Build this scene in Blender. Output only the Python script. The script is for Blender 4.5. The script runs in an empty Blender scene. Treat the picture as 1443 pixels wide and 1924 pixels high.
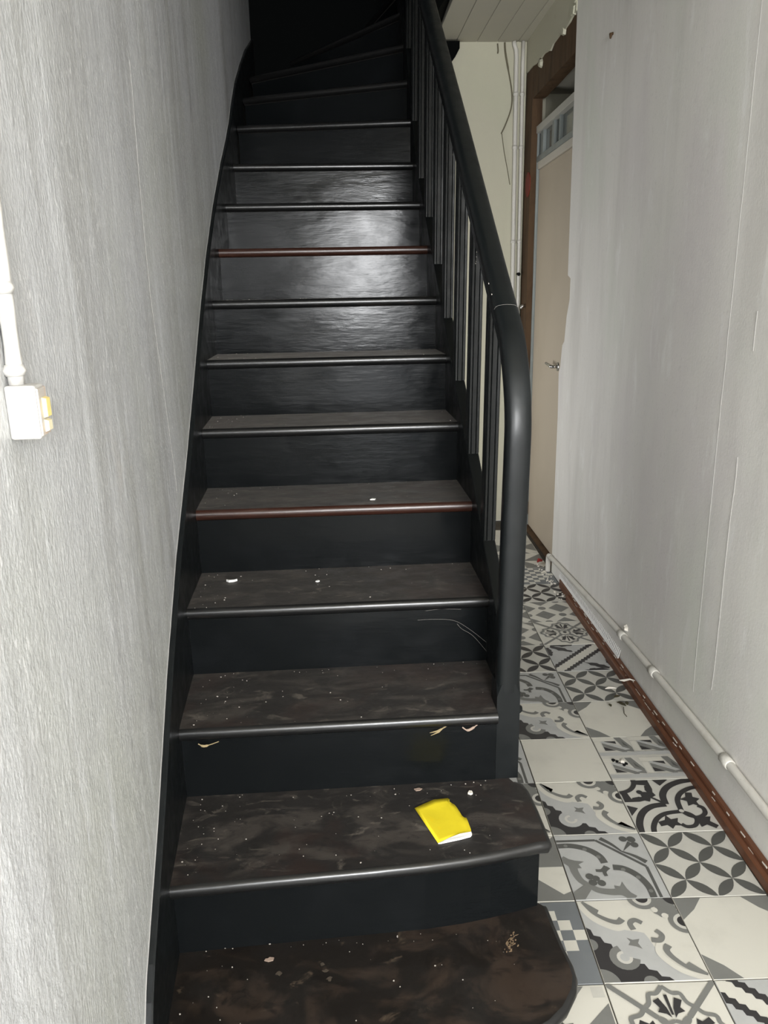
import bpy, bmesh, math, random
from mathutils import Vector, Matrix
random.seed(7)
SC = bpy.context.scene
COL = SC.collection

# ------------------------------------------------------------------ camera
cam_d = bpy.data.cameras.new('camera')
cam = bpy.data.objects.new('camera', cam_d); COL.objects.link(cam)
_r = Vector((0.99757739, -0.06678612, -0.01946699))
_u = Vector((0.03677468, 0.2687451, 0.96250906))
_f = Vector((0.05905059, 0.96089317, -0.27055008))
M4 = Matrix((( _r.x, _u.x, -_f.x, 0.41019), (_r.y, _u.y, -_f.y, -1.03346), (_r.z, _u.z, -_f.z, 1.45720), (0, 0, 0, 1)))
cam.matrix_world = M4
cam_d.sensor_fit = 'HORIZONTAL'; cam_d.sensor_width = 36.0
cam_d.lens = 1451.32 / 1443.0 * 36.0
cam_d.clip_start = 0.02
SC.camera = cam

# ------------------------------------------------------------------ light, world, exposure
W = bpy.data.worlds.new('daylight_sky'); SC.world = W; W.use_nodes = True
W.node_tree.nodes['Background'].inputs[0].default_value = (0.80, 0.88, 1.0, 1)
W.node_tree.nodes['Background'].inputs[1].default_value = 1.0
FRONT_Y = -3.2
def area(name, loc, size, power, color, rot):
    d = bpy.data.lights.new(name, 'AREA'); d.shape = 'RECTANGLE'
    d.size, d.size_y = size; d.energy = power; d.color = color
    o = bpy.data.objects.new(name, d); COL.objects.link(o)
    o.location = loc; o.rotation_euler = rot
    return o
# assumed daylight sources, none in view: front door behind the photographer (clear fanlight, frosted leaf), a light under the winders, plus an added unseen fill for the right wall
DAY = (0.98, 0.99, 1.0)
area('assumed_fanlight_daylight', (0.96, FRONT_Y - 0.10, 2.24), (0.56, 0.34), 62, DAY, (math.radians(90), 0, 0))
area('assumed_door_glass_daylight', (0.72, FRONT_Y - 0.10, 1.66), (0.60, 0.70), 96, DAY, (math.radians(90), 0, 0))
area('assumed_door_leaf_daylight', (0.72, FRONT_Y - 0.10, 0.70), (0.60, 1.10), 10, DAY, (math.radians(90), 0, 0))
area('right_wall_fill', (0.115, -1.55, 1.35), (1.30, 1.10), 50, DAY, (0, math.radians(-90), 0))  # added fill to brighten the right wall; the wall behind it is solid
area('assumed_rear_light', (0.075, 3.12, 0.90), (0.90, 0.80), 11, DAY, (0, math.radians(-90), 0))  # assumed rear source, out of view; the left wall has no opening here
SC.view_settings.view_transform = 'Standard'
SC.view_settings.look = 'None'
SC.view_settings.exposure = 0.32
SC.view_settings.gamma = 1.0
SC.view_settings.use_curve_mapping = False

# ------------------------------------------------------------------ helpers
def link_mesh(name, verts, faces, mats, parent=None, fmat=None, smooth=False, bevel=0.0, seg=2):
    me = bpy.data.meshes.new(name)
    me.from_pydata([tuple(v) for v in verts], [], faces)
    if not isinstance(mats, (list, tuple)): mats = [mats]
    for m in mats: me.materials.append(m)
    if fmat:
        for p, i in zip(me.polygons, fmat): p.material_index = i
    bm = bmesh.new(); bm.from_mesh(me)
    bmesh.ops.recalc_face_normals(bm, faces=bm.faces)
    bm.to_mesh(me); bm.free()
    if smooth:
        for p in me.polygons: p.use_smooth = True
    me.update()
    o = bpy.data.objects.new(name, me); COL.objects.link(o)
    if parent: o.parent = parent
    if bevel:
        b = o.modifiers.new('bevel', 'BEVEL'); b.width = bevel; b.segments = seg; b.limit_method = 'ANGLE'; b.angle_limit = math.radians(40)
    return o
class MB:
    def __init__(s): s.v = []; s.f = []; s.m = []
    def add(s, v, f, m=0):
        n = len(s.v); s.v += [tuple(x) for x in v]; s.f += [tuple(i + n for i in q) for q in f]; s.m += [m] * len(f)
    def box(s, x0, x1, y0, y1, z0, z1, m=0):
        s.hexa([(x0, y0, z0), (x1, y0, z0), (x1, y1, z0), (x0, y1, z0), (x0, y0, z1), (x1, y0, z1), (x1, y1, z1), (x0, y1, z1)], m)
    def hexa(s, p, m=0):
        s.add(p, [(0, 3, 2, 1), (4, 5, 6, 7), (0, 1, 5, 4), (1, 2, 6, 5), (2, 3, 7, 6), (3, 0, 4, 7)], m)
    def prism(s, base, top, m=0):
        n = len(base)
        s.add(list(base) + list(top), [tuple(range(n - 1, -1, -1)), tuple(range(n, 2 * n))] + [(i, (i + 1) % n, n + (i + 1) % n, n + i) for i in range(n)], m)
    def tube(s, pts, r, n=10, m=0, cap=True):
        pts = [Vector(p) for p in pts]; rings = []
        up = Vector((0.123, 0.31, 0.94)).normalized(); last = None
        for i, p in enumerate(pts):
            t = (pts[min(i + 1, len(pts) - 1)] - pts[max(i - 1, 0)]).normalized()
            if last is None:
                a = t.cross(up)
                if a.length < 1e-3: a = t.cross(Vector((1, 0, 0)))
            else:
                a = last - t * last.dot(t)
            a.normalize(); last = a; b = t.cross(a)
            rr = r[i] if isinstance(r, (list, tuple)) else r
            rings.append([p + (a * math.cos(2 * math.pi * k / n) + b * math.sin(2 * math.pi * k / n)) * rr for k in range(n)])
        v = [q for g_ in rings for q in g_]; f = []
        for i in range(len(pts) - 1):
            for k in range(n):
                f.append((i * n + k, i * n + (k + 1) % n, (i + 1) * n + (k + 1) % n, (i + 1) * n + k))
        if cap: f += [tuple(range(n - 1, -1, -1)), tuple(range((len(pts) - 1) * n, len(pts) * n))]
        s.add(v, f, m)
    def build(s, name, mats, parent=None, smooth=False, bevel=0.0, seg=2):
        return link_mesh(name, s.v, s.f, mats, parent, s.m, smooth, bevel, seg)
def empty(name, loc=(0, 0, 0)):
    o = bpy.data.objects.new(name, None); COL.objects.link(o); o.location = loc; o.empty_display_size = 0.05
    return o
def tag(o, label=None, cat=None, group=None, kind=None):
    if label: o['label'] = label
    if cat: o['category'] = cat
    if group: o['group'] = group
    if kind: o['kind'] = kind
    return o
def adopt(child, parent):
    child.parent = parent
    child.matrix_parent_inverse = Matrix.Translation(parent.location).inverted()
def interp(x, xs, ys):
    if x <= xs[0]: return ys[0] + (x - xs[0]) * (ys[1] - ys[0]) / (xs[1] - xs[0])
    for i in range(len(xs) - 1):
        if x <= xs[i + 1]: return ys[i] + (x - xs[i]) * (ys[i + 1] - ys[i]) / (xs[i + 1] - xs[i])
    return ys[-1]
def catmull(pts, n=8):
    P = [Vector(p) for p in pts]; out = []
    for i in range(len(P) - 1):
        p0, p1, p2, p3 = P[max(i - 1, 0)], P[i], P[i + 1], P[min(i + 2, len(P) - 1)]
        for k in range(n):
            t = k / n
            out.append(0.5 * ((2 * p1) + (p2 - p0) * t + (2 * p0 - 5 * p1 + 4 * p2 - p3) * t * t + (3 * p1 - p0 - 3 * p2 + p3) * t ** 3))
    out.append(P[-1]); return out

# ------------------------------------------------------------------ materials
def mat(name, color, rough=0.6, spec=0.5, metal=0.0, layers=(), bumps=(), rvar=None, coat=0.0, sheen=0.0):
    """layers: (color, scale xyz, detail, lo, hi, strength, distortion) noise patches; bumps: (scale xyz, detail, strength, dist)"""
    m = bpy.data.materials.new(name); m.use_nodes = True
    nt = m.node_tree; N = nt.nodes; L = nt.links; bs = N['Principled BSDF']
    bs.inputs['Roughness'].default_value = rough
    bs.inputs['Specular IOR Level'].default_value = spec
    bs.inputs['Metallic'].default_value = metal
    bs.inputs['Coat Weight'].default_value = coat
    bs.inputs['Sheen Weight'].default_value = sheen; bs.inputs['Sheen Roughness'].default_value = 0.45
    bs.inputs['Sheen Tint'].default_value = (0.92, 0.86, 0.78, 1)
    tc = N.new('ShaderNodeTexCoord')
    rgb = N.new('ShaderNodeRGB'); rgb.outputs[0].default_value = (*color, 1); cur = rgb.outputs[0]
    def noise(scale, detail, dist=0.0, off=0.0):
        mp = N.new('ShaderNodeMapping'); mp.inputs['Scale'].default_value = scale; mp.inputs['Location'].default_value = (off, off * .7, off * 1.3)
        L.new(tc.outputs['Object'], mp.inputs[0])
        n = N.new('ShaderNodeTexNoise'); n.inputs['Scale'].default_value = 1.0; n.inputs['Detail'].default_value = detail
        n.inputs['Roughness'].default_value = 0.6; n.inputs['Distortion'].default_value = dist
        L.new(mp.outputs[0], n.inputs['Vector']); return n.outputs['Fac']
    def ramp(fac, lo, hi, a=0.0, b=1.0):
        r = N.new('ShaderNodeMapRange'); r.clamp = True; r.interpolation_type = 'SMOOTHSTEP'
        r.inputs['From Min'].default_value = lo; r.inputs['From Max'].default_value = hi
        r.inputs['To Min'].default_value = a; r.inputs['To Max'].default_value = b
        L.new(fac, r.inputs['Value']); return r.outputs[0]
    for i, (c, sc, det, lo, hi, st, di) in enumerate(layers):
        fac = ramp(noise(sc, det, di, 3.1 * i + len(name)), lo, hi, 0, st)
        mx = N.new('ShaderNodeMix'); mx.data_type = 'RGBA'
        L.new(fac, mx.inputs[0]); L.new(cur, mx.inputs[6]); mx.inputs[7].default_value = (*c, 1); cur = mx.outputs[2]
    L.new(cur, bs.inputs['Base Color'])
    if rvar:
        sc, lo, hi = rvar
        L.new(ramp(noise(sc, 4, 0.3, 11.0), 0.3, 0.7, lo, hi), bs.inputs['Roughness'])
    prev = None
    for i, (sc, det, st, di) in enumerate(bumps):
        b = N.new('ShaderNodeBump'); b.inputs['Strength'].default_value = st; b.inputs['Distance'].default_value = di
        L.new(noise(sc, det, 0.0, 5.0 + i), b.inputs['Height'])
        if prev: L.new(prev, b.inputs['Normal'])
        prev = b.outputs[0]
    if prev: L.new(prev, bs.inputs['Normal'])
    return m
def rgb8(r, g_, b): 
    f = lambda c: ((c / 255 + 0.055) / 1.055) ** 2.4 if c > 10 else c / 255 / 12.92
    return (f(r), f(g_), f(b))

M_WALL_L = mat('painted_wallpaper_grey', (0.455, 0.46, 0.47), 0.45, 0.45,
    layers=[((0.33, 0.33, 0.325), (6, 6, 0.55), 6, 0.47, 0.66, 0.85, 0.15), ((0.43, 0.44, 0.40), (1.1, 1.1, 0.8), 3, 0.42, 0.70, 0.7, 0.2), ((0.50, 0.43, 0.36), (2.6, 2.6, 1.2), 3, 0.62, 0.80, 0.35, 0.3),  # greenish patches put a tint of bounced light into the wall colour
            ((0.60, 0.61, 0.625), (26, 26, 3.0), 6, 0.54, 0.70, 0.55, 0.2), ((0.72, 0.72, 0.72), (120, 120, 60), 4, 0.56, 0.72, 0.55, 0.0)],
    bumps=[((150, 150, 100), 3, 0.38, 0.005), ((22, 22, 2.6), 4, 0.22, 0.008)], rvar=((60, 60, 30), 0.28, 0.55))
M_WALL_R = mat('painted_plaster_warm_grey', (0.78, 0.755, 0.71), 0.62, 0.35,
    layers=[((0.62, 0.595, 0.555), (4, 4, 0.7), 6, 0.46, 0.74, 0.75, 0.2), ((0.70, 0.72, 0.635), (1.8, 1.8, 1.0), 4, 0.45, 0.72, 0.7, 0.3), ((0.70, 0.655, 0.65), (1.5, 1.5, 0.8), 3, 0.50, 0.72, 0.6, 0.2), ((0.88, 0.87, 0.84), (14, 14, 4.0), 6, 0.55, 0.75, 0.6, 0.3), ((0.60, 0.58, 0.54), (90, 90, 60), 4, 0.56, 0.74, 0.4, 0.0)],
    bumps=[((150, 150, 110), 3, 0.16, 0.003), ((14, 14, 2.4), 4, 0.08, 0.008)])
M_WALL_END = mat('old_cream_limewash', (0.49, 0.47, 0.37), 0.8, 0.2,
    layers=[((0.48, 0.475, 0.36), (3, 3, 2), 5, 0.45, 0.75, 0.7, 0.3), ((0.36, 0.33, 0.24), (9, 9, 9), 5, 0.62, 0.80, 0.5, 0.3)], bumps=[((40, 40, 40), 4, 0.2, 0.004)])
M_CEIL = mat('cream_ceiling_board', (0.42, 0.40, 0.33), 0.7, 0.25, layers=[((0.47, 0.44, 0.34), (3, 3, 3), 5, 0.5, 0.8, 0.6, 0.2)])
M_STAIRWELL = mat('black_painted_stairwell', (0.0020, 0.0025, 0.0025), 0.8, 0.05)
M_PAINT = mat('black_gloss_paint', (0.0048, 0.0056, 0.0060), 0.19, 0.12,
    layers=[((0.008, 0.009, 0.010), (6, 6, 6), 6, 0.5, 0.8, 0.6, 0.4)],
    bumps=[((7, 60, 60), 6, 0.17, 0.003), ((4, 4, 11), 4, 0.16, 0.008)], rvar=((9, 9, 14), 0.12, 0.21))
M_RAIL = mat('black_satin_rail_paint', (0.0048, 0.006, 0.0064), 0.36, 0.24, layers=[((0.010, 0.0125, 0.013), (9, 9, 4), 5, 0.5, 0.8, 0.6, 0.4)], bumps=[((30, 30, 30), 4, 0.08, 0.003)], rvar=((20, 20, 20), 0.32, 0.46))
M_TREAD = mat('worn_black_brown_tread', (0.009, 0.0078, 0.0072), 0.50, 0.32,
    layers=[((0.040, 0.034, 0.029), (6, 13, 5), 7, 0.46, 0.62, 0.9, 0.8), ((0.110, 0.095, 0.078), (15, 30, 14), 7, 0.57, 0.70, 0.65, 1.0), ((0.016, 0.008, 0.006), (4, 4, 4), 5, 0.5, 0.62, 0.7, 0.4), ((0.004, 0.004, 0.004), (30, 50, 30), 6, 0.55, 0.68, 0.7, 0.6)],
    bumps=[((60, 60, 60), 5, 0.20, 0.003)], rvar=((12, 22, 12), 0.42, 0.66), sheen=0.085)
M_TREAD_LOW = mat('worn_brown_tread_lowest', (0.008, 0.0062, 0.005), 0.46, 0.32,
    layers=[((0.030, 0.020, 0.014), (6, 9, 5), 7, 0.46, 0.62, 0.85, 0.8), ((0.085, 0.062, 0.042), (13, 18, 11), 7, 0.62, 0.74, 0.65, 1.2), ((0.005, 0.004, 0.0035), (24, 34, 30), 6, 0.55, 0.68, 0.7, 0.6)],
    bumps=[((50, 50, 50), 5, 0.20, 0.003)], rvar=((9, 9, 9), 0.36, 0.62), sheen=0.03)
M_NOSE = mat('rubbed_black_nosing', (0.007, 0.007, 0.007), 0.28, 0.5, layers=[((0.035, 0.025, 0.020), (9, 60, 60), 5, 0.58, 0.78, 0.5, 0.4)], bumps=[((12, 80, 80), 4, 0.12, 0.003)])
M_NOSE_RED = mat('rubbed_red_brown_nosing', (0.030, 0.011, 0.007), 0.30, 0.5, layers=[((0.07, 0.035, 0.025), (8, 60, 60), 5, 0.5, 0.78, 0.7, 0.4), ((0.008, 0.006, 0.005), (5, 40, 40), 5, 0.52, 0.75, 0.7, 0.4)], bumps=[((12, 80, 80), 4, 0.12, 0.003)])
M_WOODTRIM = mat('red_brown_varnished_skirting', (0.125, 0.050, 0.025), 0.48, 0.4, layers=[((0.075, 0.028, 0.014), (6, 2, 6), 6, 0.46, 0.75, 0.8, 0.4), ((0.26, 0.13, 0.075), (20, 3, 20), 6, 0.62, 0.82, 0.5, 0.4)], bumps=[((30, 5, 30), 4, 0.2, 0.003)])
M_TIMBER = mat('raw_dark_timber', (0.085, 0.050, 0.026), 0.75, 0.2, layers=[((0.045, 0.026, 0.014), (12, 12, 3), 6, 0.45, 0.7, 0.8, 0.5), ((0.16, 0.11, 0.07), (16, 16, 3), 5, 0.62, 0.8, 0.6, 0.3)], bumps=[((40, 40, 8), 5, 0.4, 0.006)])
M_PIPE = mat('chipped_white_pipe_paint', (0.56, 0.54, 0.49), 0.42, 0.5, layers=[((0.40, 0.37, 0.31), (18, 9, 18), 5, 0.52, 0.75, 0.6, 0.3), ((0.10, 0.085, 0.06), (40, 22, 40), 6, 0.68, 0.76, 0.8, 0.5)], bumps=[((60, 40, 60), 4, 0.25, 0.003)])
M_WHITE = mat('white_switch_plastic', (0.46, 0.45, 0.43), 0.5, 0.4, layers=[((0.50, 0.40, 0.32), (30, 30, 12), 5, 0.58, 0.78, 0.5, 0.3)])
M_GREYPL = mat('grey_switch_cover', (0.42, 0.39, 0.36), 0.5, 0.4, layers=[((0.50, 0.36, 0.26), (50, 50, 20), 4, 0.5, 0.7, 0.7, 0.2)])
M_YELLOWKEY = mat('yellowed_switch_key', (0.80, 0.64, 0.24), 0.4, 0.5)
M_IVORYKEY = mat('ivory_switch_key', (0.72, 0.66, 0.46), 0.4, 0.5)
M_YELLOW = mat('yellow_paper', (0.66, 0.53, 0.02), 0.7, 0.2, layers=[((0.72, 0.52, 0.01), (60, 60, 60), 5, 0.55, 0.75, 0.5, 0.6), ((0.40, 0.30, 0.01), (45, 90, 45), 5, 0.68, 0.78, 0.5, 0.8)], bumps=[((25, 25, 25), 3, 0.2, 0.004)])
M_PAPER = mat('white_paper', (0.80, 0.79, 0.76), 0.7, 0.2)
M_DOOR = mat('beige_door_paint', (0.52, 0.445, 0.35), 0.5, 0.35, layers=[((0.47, 0.40, 0.31), (2, 2, 2), 3, 0.4, 0.7, 0.6, 0.2)])
M_DOORRAIL = mat('pale_door_edge_paint', (0.58, 0.54, 0.47), 0.5, 0.35)
M_GREYMETAL = mat('grey_green_door_frame', (0.22, 0.245, 0.235), 0.42, 0.5, layers=[((0.15, 0.165, 0.16), (6, 6, 2), 4, 0.45, 0.7, 0.6, 0.2)])
M_RAILPALE = mat('pale_transom_rail', (0.44, 0.43, 0.39), 0.5, 0.4)
M_STEEL = mat('brushed_handle_steel', (0.55, 0.54, 0.52), 0.28, 0.5, metal=1.0)
M_GLASS = mat('dusty_transom_glass', (0.10, 0.11, 0.10), 0.12, 0.5)
M_RED = mat('red_paint_mark', (0.16, 0.018, 0.008), 0.6, 0.3)
M_PLASTERBITS = mat('broken_white_plaster', (0.66, 0.62, 0.55), 0.8, 0.2)
M_PINK = mat('pinkish_plaster_flake', (0.30, 0.225, 0.18), 0.8, 0.2)
M_TAN = mat('straw_splinter', (0.30, 0.235, 0.13), 0.7, 0.2)
M_LEAF = mat('dead_leaf_brown_green', (0.055, 0.050, 0.028), 0.7, 0.2, layers=[((0.12, 0.07, 0.035), (40, 40, 40), 4, 0.5, 0.7, 0.7, 0.2)])
M_WIRE = mat('dirty_wire', (0.14, 0.125, 0.085), 0.7, 0.2)
M_DARKGAP = mat('dark_gap', (0.01, 0.01, 0.01), 0.9, 0.1)
M_SEAM = mat('pale_seam_edge', (0.40, 0.39, 0.37), 0.6, 0.3)
M_SEAM_L = mat('pale_grey_seam', (0.27, 0.265, 0.255), 0.6, 0.3)
M_CORD = mat('faint_cobweb', (0.35, 0.33, 0.30), 0.7, 0.2)
M_GROUT = mat('dark_tile_joint', (0.055, 0.047, 0.038), 0.85, 0.2, layers=[((0.13, 0.12, 0.10), (12, 12, 12), 5, 0.45, 0.7, 0.6, 0.2)])
TW = [((0.0, 0.0, 0.0), (1, 1, 1), 2, 2, 3, 0, 0)]
def tilemat(n, c):
    d = tuple(x * 0.80 for x in c)
    return mat(n, c, 0.42, 0.4, layers=[(d, (9, 9, 9), 6, 0.46, 0.78, 0.55, 0.3), (tuple(x * 0.45 for x in c), (70, 70, 70), 5, 0.70, 0.80, 0.5, 0.2)], rvar=((8, 8, 8), 0.34, 0.52))
T_CREAM = tilemat('tile_cream', (0.55, 0.53, 0.465))
T_LIGHT = tilemat('tile_light_grey', (0.40, 0.40, 0.385))
T_PALE = tilemat('tile_pale_grey', (0.49, 0.475, 0.425))
T_MID = tilemat('tile_mid_grey', (0.165, 0.165, 0.152))
T_BLUE = tilemat('tile_blue_grey', (0.150, 0.160, 0.165))
T_DARK = tilemat('tile_dark_grey', (0.085, 0.085, 0.078))
T_BLACK = tilemat('tile_charcoal', (0.032, 0.030, 0.030))
TMATS = [T_CREAM, T_LIGHT, T_PALE, T_MID, T_BLUE, T_DARK, T_BLACK]
CR, LI, PA, MI, BL, DK, BK = range(7)

# ------------------------------------------------------------------ layout numbers
H, G = 0.1812, 0.2473                 # rise and going of one step
NT = 0.030                            # tread thickness
OV = 0.022                            # nosing overhang
XR0, XR1 = 0.777, 0.808               # outer string, inner and outer face
YE = 3.80                             # back wall of the stair
ZC = 2.82                             # hall ceiling
_ly = [0, .25, .5, .75, 1, 1.25, 1.5, 1.75, 2, 2.25, 2.5, 3, 3.4]
_lx = [.070, .058, .042, .031, .027, .020, .012, .007, .008, .016, .030, .035, .038]
def xl(y): return interp(y, _ly, _lx) if y > 0 else 0.070 - 0.045 * max(y, -.5)
def xwl(y): return xl(y) - 0.013
def xw(y): return 1.457 + 0.0315 * y
def zn(y): return H * (y / G + 1)     # nosing line

# ------------------------------------------------------------------ the setting
# left wall: follows the slightly bowed plane the stair is built against
mb = MB(); ys = [FRONT_Y, -2.2] + [-1 + 0.25 * i for i in range(19)] + [YE]
base = [(xwl(y), y, 0) for y in ys]; back = [(xwl(y) - 0.2, y, 0) for y in ys]
n = len(ys)
V = []; F = []
for z in (0.0, 5.2):
    V += [(x, y, z) for x, y, _ in base]; V += [(x, y, z) for x, y, _ in back]
for i in range(n - 1):
    F.append((i, i + 1, 2 * n + i + 1, 2 * n + i))
    F.append((n + i, 3 * n + i, 3 * n + i + 1, n + i + 1))
    F.append((2 * n + i, 2 * n + i + 1, 3 * n + i + 1, 3 * n + i)); F.append((i, n + i, n + i + 1, i + 1))
F += [(0, 2 * n, 3 * n, n), (n - 1, 2 * n - 1, 4 * n - 1, 3 * n - 1)]
wall_left = link_mesh('wall_left', V, F, M_WALL_L)
tag(wall_left, 'tall grey streaky textured wall beside the stairs', kind='structure')

# right wall panel: ends in a chipped free edge beside the beige door
prof = [(FRONT_Y, 0), (2.83, 0), (2.83, 0.86), (2.845, 1.06), (2.82, 1.10), (2.80, 1.20), (2.765, 1.22), (2.74, 1.34), (2.70, 1.42), (2.70, 1.515), (2.75, 1.53), (2.755, 1.70), (2.77, 2.2), (2.785, 2.66), (2.785, 2.90), (FRONT_Y, 2.90)]
mb = MB(); mb.prism([(xw(y), y, z) for y, z in prof], [(xw(y) + 0.045, y, z) for y, z in prof])
wall_right = mb.build('wall_right', M_WALL_R); tag(wall_right, 'warm grey plaster wall along the tiled hall with a chipped free edge', kind='structure')
# header of the right wall above the lintel, with a ragged lower edge
rag = [(2.785, 2.650), (2.86, 2.648), (2.90, 2.640), (2.97, 2.634), (3.03, 2.628), (3.06, 2.640), (3.20, 2.636), (3.26, 2.620), (3.30, 2.632), (3.40, 2.645), (3.46, 2.640), (3.50, 2.655), (3.60, 2.648), (3.66, 2.655), (3.83, 2.66), (3.83, 2.9), (2.785, 2.9)]
mb = MB(); mb.prism([(xw(y) - 0.004, y, z) for y, z in rag], [(xw(y) + 0.05, y, z) for y, z in rag])
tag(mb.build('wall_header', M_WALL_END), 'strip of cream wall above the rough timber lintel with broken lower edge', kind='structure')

# end wall of the hall, room beyond the door
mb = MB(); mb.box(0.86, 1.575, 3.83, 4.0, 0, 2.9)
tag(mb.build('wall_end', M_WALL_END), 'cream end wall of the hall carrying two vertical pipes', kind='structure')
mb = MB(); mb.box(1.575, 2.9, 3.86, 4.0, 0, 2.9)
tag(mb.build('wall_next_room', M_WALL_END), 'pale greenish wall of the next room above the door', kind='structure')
mb = MB(); mb.box(1.62, 2.9, 2.2, 3.86, 2.56, 2.66)
tag(mb.build('ceiling_next_room', M_CEIL), 'white ceiling of the next room seen above the door', kind='structure')
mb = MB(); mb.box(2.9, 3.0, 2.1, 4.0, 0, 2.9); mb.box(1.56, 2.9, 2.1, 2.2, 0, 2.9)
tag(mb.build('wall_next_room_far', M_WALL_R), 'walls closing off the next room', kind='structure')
mb = MB(); mb.box(xw(3.3) + 0.02, 2.9, 2.2, 3.86, -0.05, -0.004)
tag(mb.build('floor_next_room', M_GROUT), 'bare grey floor of the next room', kind='structure')

# black stairwell back wall, its roof and outer wall
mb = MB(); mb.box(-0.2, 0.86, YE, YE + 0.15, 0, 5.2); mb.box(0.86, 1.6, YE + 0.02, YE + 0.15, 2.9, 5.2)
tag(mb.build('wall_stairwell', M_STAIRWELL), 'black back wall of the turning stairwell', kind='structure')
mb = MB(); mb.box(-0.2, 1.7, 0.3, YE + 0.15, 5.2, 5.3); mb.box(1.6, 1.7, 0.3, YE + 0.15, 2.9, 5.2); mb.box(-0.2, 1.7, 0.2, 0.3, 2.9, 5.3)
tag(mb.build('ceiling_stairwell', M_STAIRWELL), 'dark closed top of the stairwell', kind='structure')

# hall ceiling: boards running away from the camera (right of the stair opening) and solid near part
ceiling = empty('ceiling', (1.2, 1.0, ZC)); tag(ceiling, 'boarded cream hall ceiling', kind='structure')
xs = [1.052 + 0.118 * i for i in range(6)]
bm_board = None
for i, x in enumerate(xs[:-1]):
    mb = MB(); x1 = min(x + 0.1155, 1.62)
    mb.box(x, x1, 0.30, 3.835, ZC, ZC + 0.018)
    adopt(mb.build('ceiling_board', M_CEIL, bevel=0.003), ceiling)
mb = MB(); mb.box(1.06, 1.65, 0.30, 3.85, ZC + 0.018, ZC + 0.10); mb.box(-0.2, 1.65, FRONT_Y - 0.1, 0.30, ZC, ZC + 0.10); mb.box(0.86, 1.06, 0.3, 2.4, ZC, ZC + 0.1)
adopt(mb.build('ceiling_slab', M_CEIL), ceiling)

# front wall with an assumed glazed door behind the photographer
mb = MB(); y0, y1 = FRONT_Y - 0.15, FRONT_Y
mb.box(-0.2, 0.40, y0, y1, 0, 2.9); mb.box(1.28, 1.6, y0, y1, 0, 2.9); mb.box(0.40, 1.28, y0, y1, 2.44, 2.9)
tag(mb.build('wall_front', M_WALL_R), 'entrance wall around the assumed open front doorway', kind='structure')
assumed_door = empty('assumed_front_door', (0.84, FRONT_Y - 0.05, 0)); tag(assumed_door, 'assumed glazed front door with fanlight behind the viewpoint', kind='structure')  # front door assumed from how the light falls; not in view
for a, b, c, d in ((0.40, 0.42, 0, 2.44), (1.26, 1.28, 0, 2.44)):
    mb = MB(); mb.box(a, b, FRONT_Y - 0.09, FRONT_Y + .01, c, d); adopt(mb.build('door_jamb', M_RAIL), assumed_door)
for a, b in ((2.41, 2.44), (2.015, 2.065), (1.255, 1.305), (0.0, .145)):
    mb = MB(); mb.box(0.42, 1.26, FRONT_Y - 0.085, FRONT_Y - .05, a, b); adopt(mb.build('door_rail', M_RAIL), assumed_door)
mb = MB(); mb.box(0.42, 0.68, FRONT_Y - 0.085, FRONT_Y - .05, 2.065, 2.41); adopt(mb.build('fanlight_blind', M_RAIL), assumed_door)
fill_root = empty('fill_frame', (.1, -1.55, 1.3)); tag(fill_root, 'frame around the added fill light behind the viewpoint', kind='structure')  # frame added around the fill light; no side window is known here
for a, b, c, d in ((-2.24, -2.20, .72, 1.88), (-.90, -.86, .72, 1.88), (-2.20, -.90, 1.85, 1.88), (-2.20, -.90, .72, .75)):
    mb = MB(); mb.box(.080, .125, a, b, c, d); adopt(mb.build('frame_bar', M_DOORRAIL), fill_root)
rear_frame = empty('assumed_light_frame', (.05, 3.05, 1.15)); tag(rear_frame, 'frame on solid wall around the assumed light under the turning steps', kind='structure')  # frame put on solid wall around the assumed light; there is no window
for a, b, c, d in ((2.63, 2.67, .46, 1.34), (3.57, 3.61, .46, 1.34), (2.67, 3.57, 1.30, 1.34), (2.67, 3.57, .46, .50)):
    mb = MB(); mb.box(.024, .085, a, b, c, d); adopt(mb.build('frame_bar', M_DOORRAIL), rear_frame)

# ------------------------------------------------------------------ floor: patchwork cement tiles, each a tile of its own
floor = empty('floor', (1.1, 1.0, 0)); tag(floor, 'hall floor of patchwork patterned cement tiles', kind='structure')
mb = MB(); mb.box(-0.2, 1.62, FRONT_Y - 0.1, 3.84, -0.06, -0.0035); adopt(mb.build('floor_bed', M_GROUT), floor)
TS = 0.24; PHI = -0.0451; TX, TY = 0.9945, 1.2367

def clip(poly, lo=0.006, hi=0.994):
    for ax, val, sg in ((0, lo, 1), (0, hi, -1), (1, lo, 1), (1, hi, -1)):
        out = []
        for i in range(len(poly)):
            a, b = poly[i - 1], poly[i]
            ia, ib = (a[ax] - val) * sg >= 0, (b[ax] - val) * sg >= 0
            if ia != ib:
                t = (val - a[ax]) / (b[ax] - a[ax]); out.append((a[0] + (b[0] - a[0]) * t, a[1] + (b[1] - a[1]) * t))
            if ib: out.append(b)
        poly = out
        if len(poly) < 3: return []
    return poly
def circ(cx, cy, r, n=18, a0=0, a1=360, ry=None):
    ry = ry or r
    return [(cx + r * math.cos(math.radians(a0 + (a1 - a0) * i / n)), cy + ry * math.sin(math.radians(a0 + (a1 - a0) * i / n))) for i in range(n if a1 - a0 == 360 else n + 1)]
def arc(cx, cy, r, a0, a1, n=12): return [(cx + r * math.cos(math.radians(a0 + (a1 - a0) * i / n)), cy + r * math.sin(math.radians(a0 + (a1 - a0) * i / n))) for i in range(n + 1)]
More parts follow.
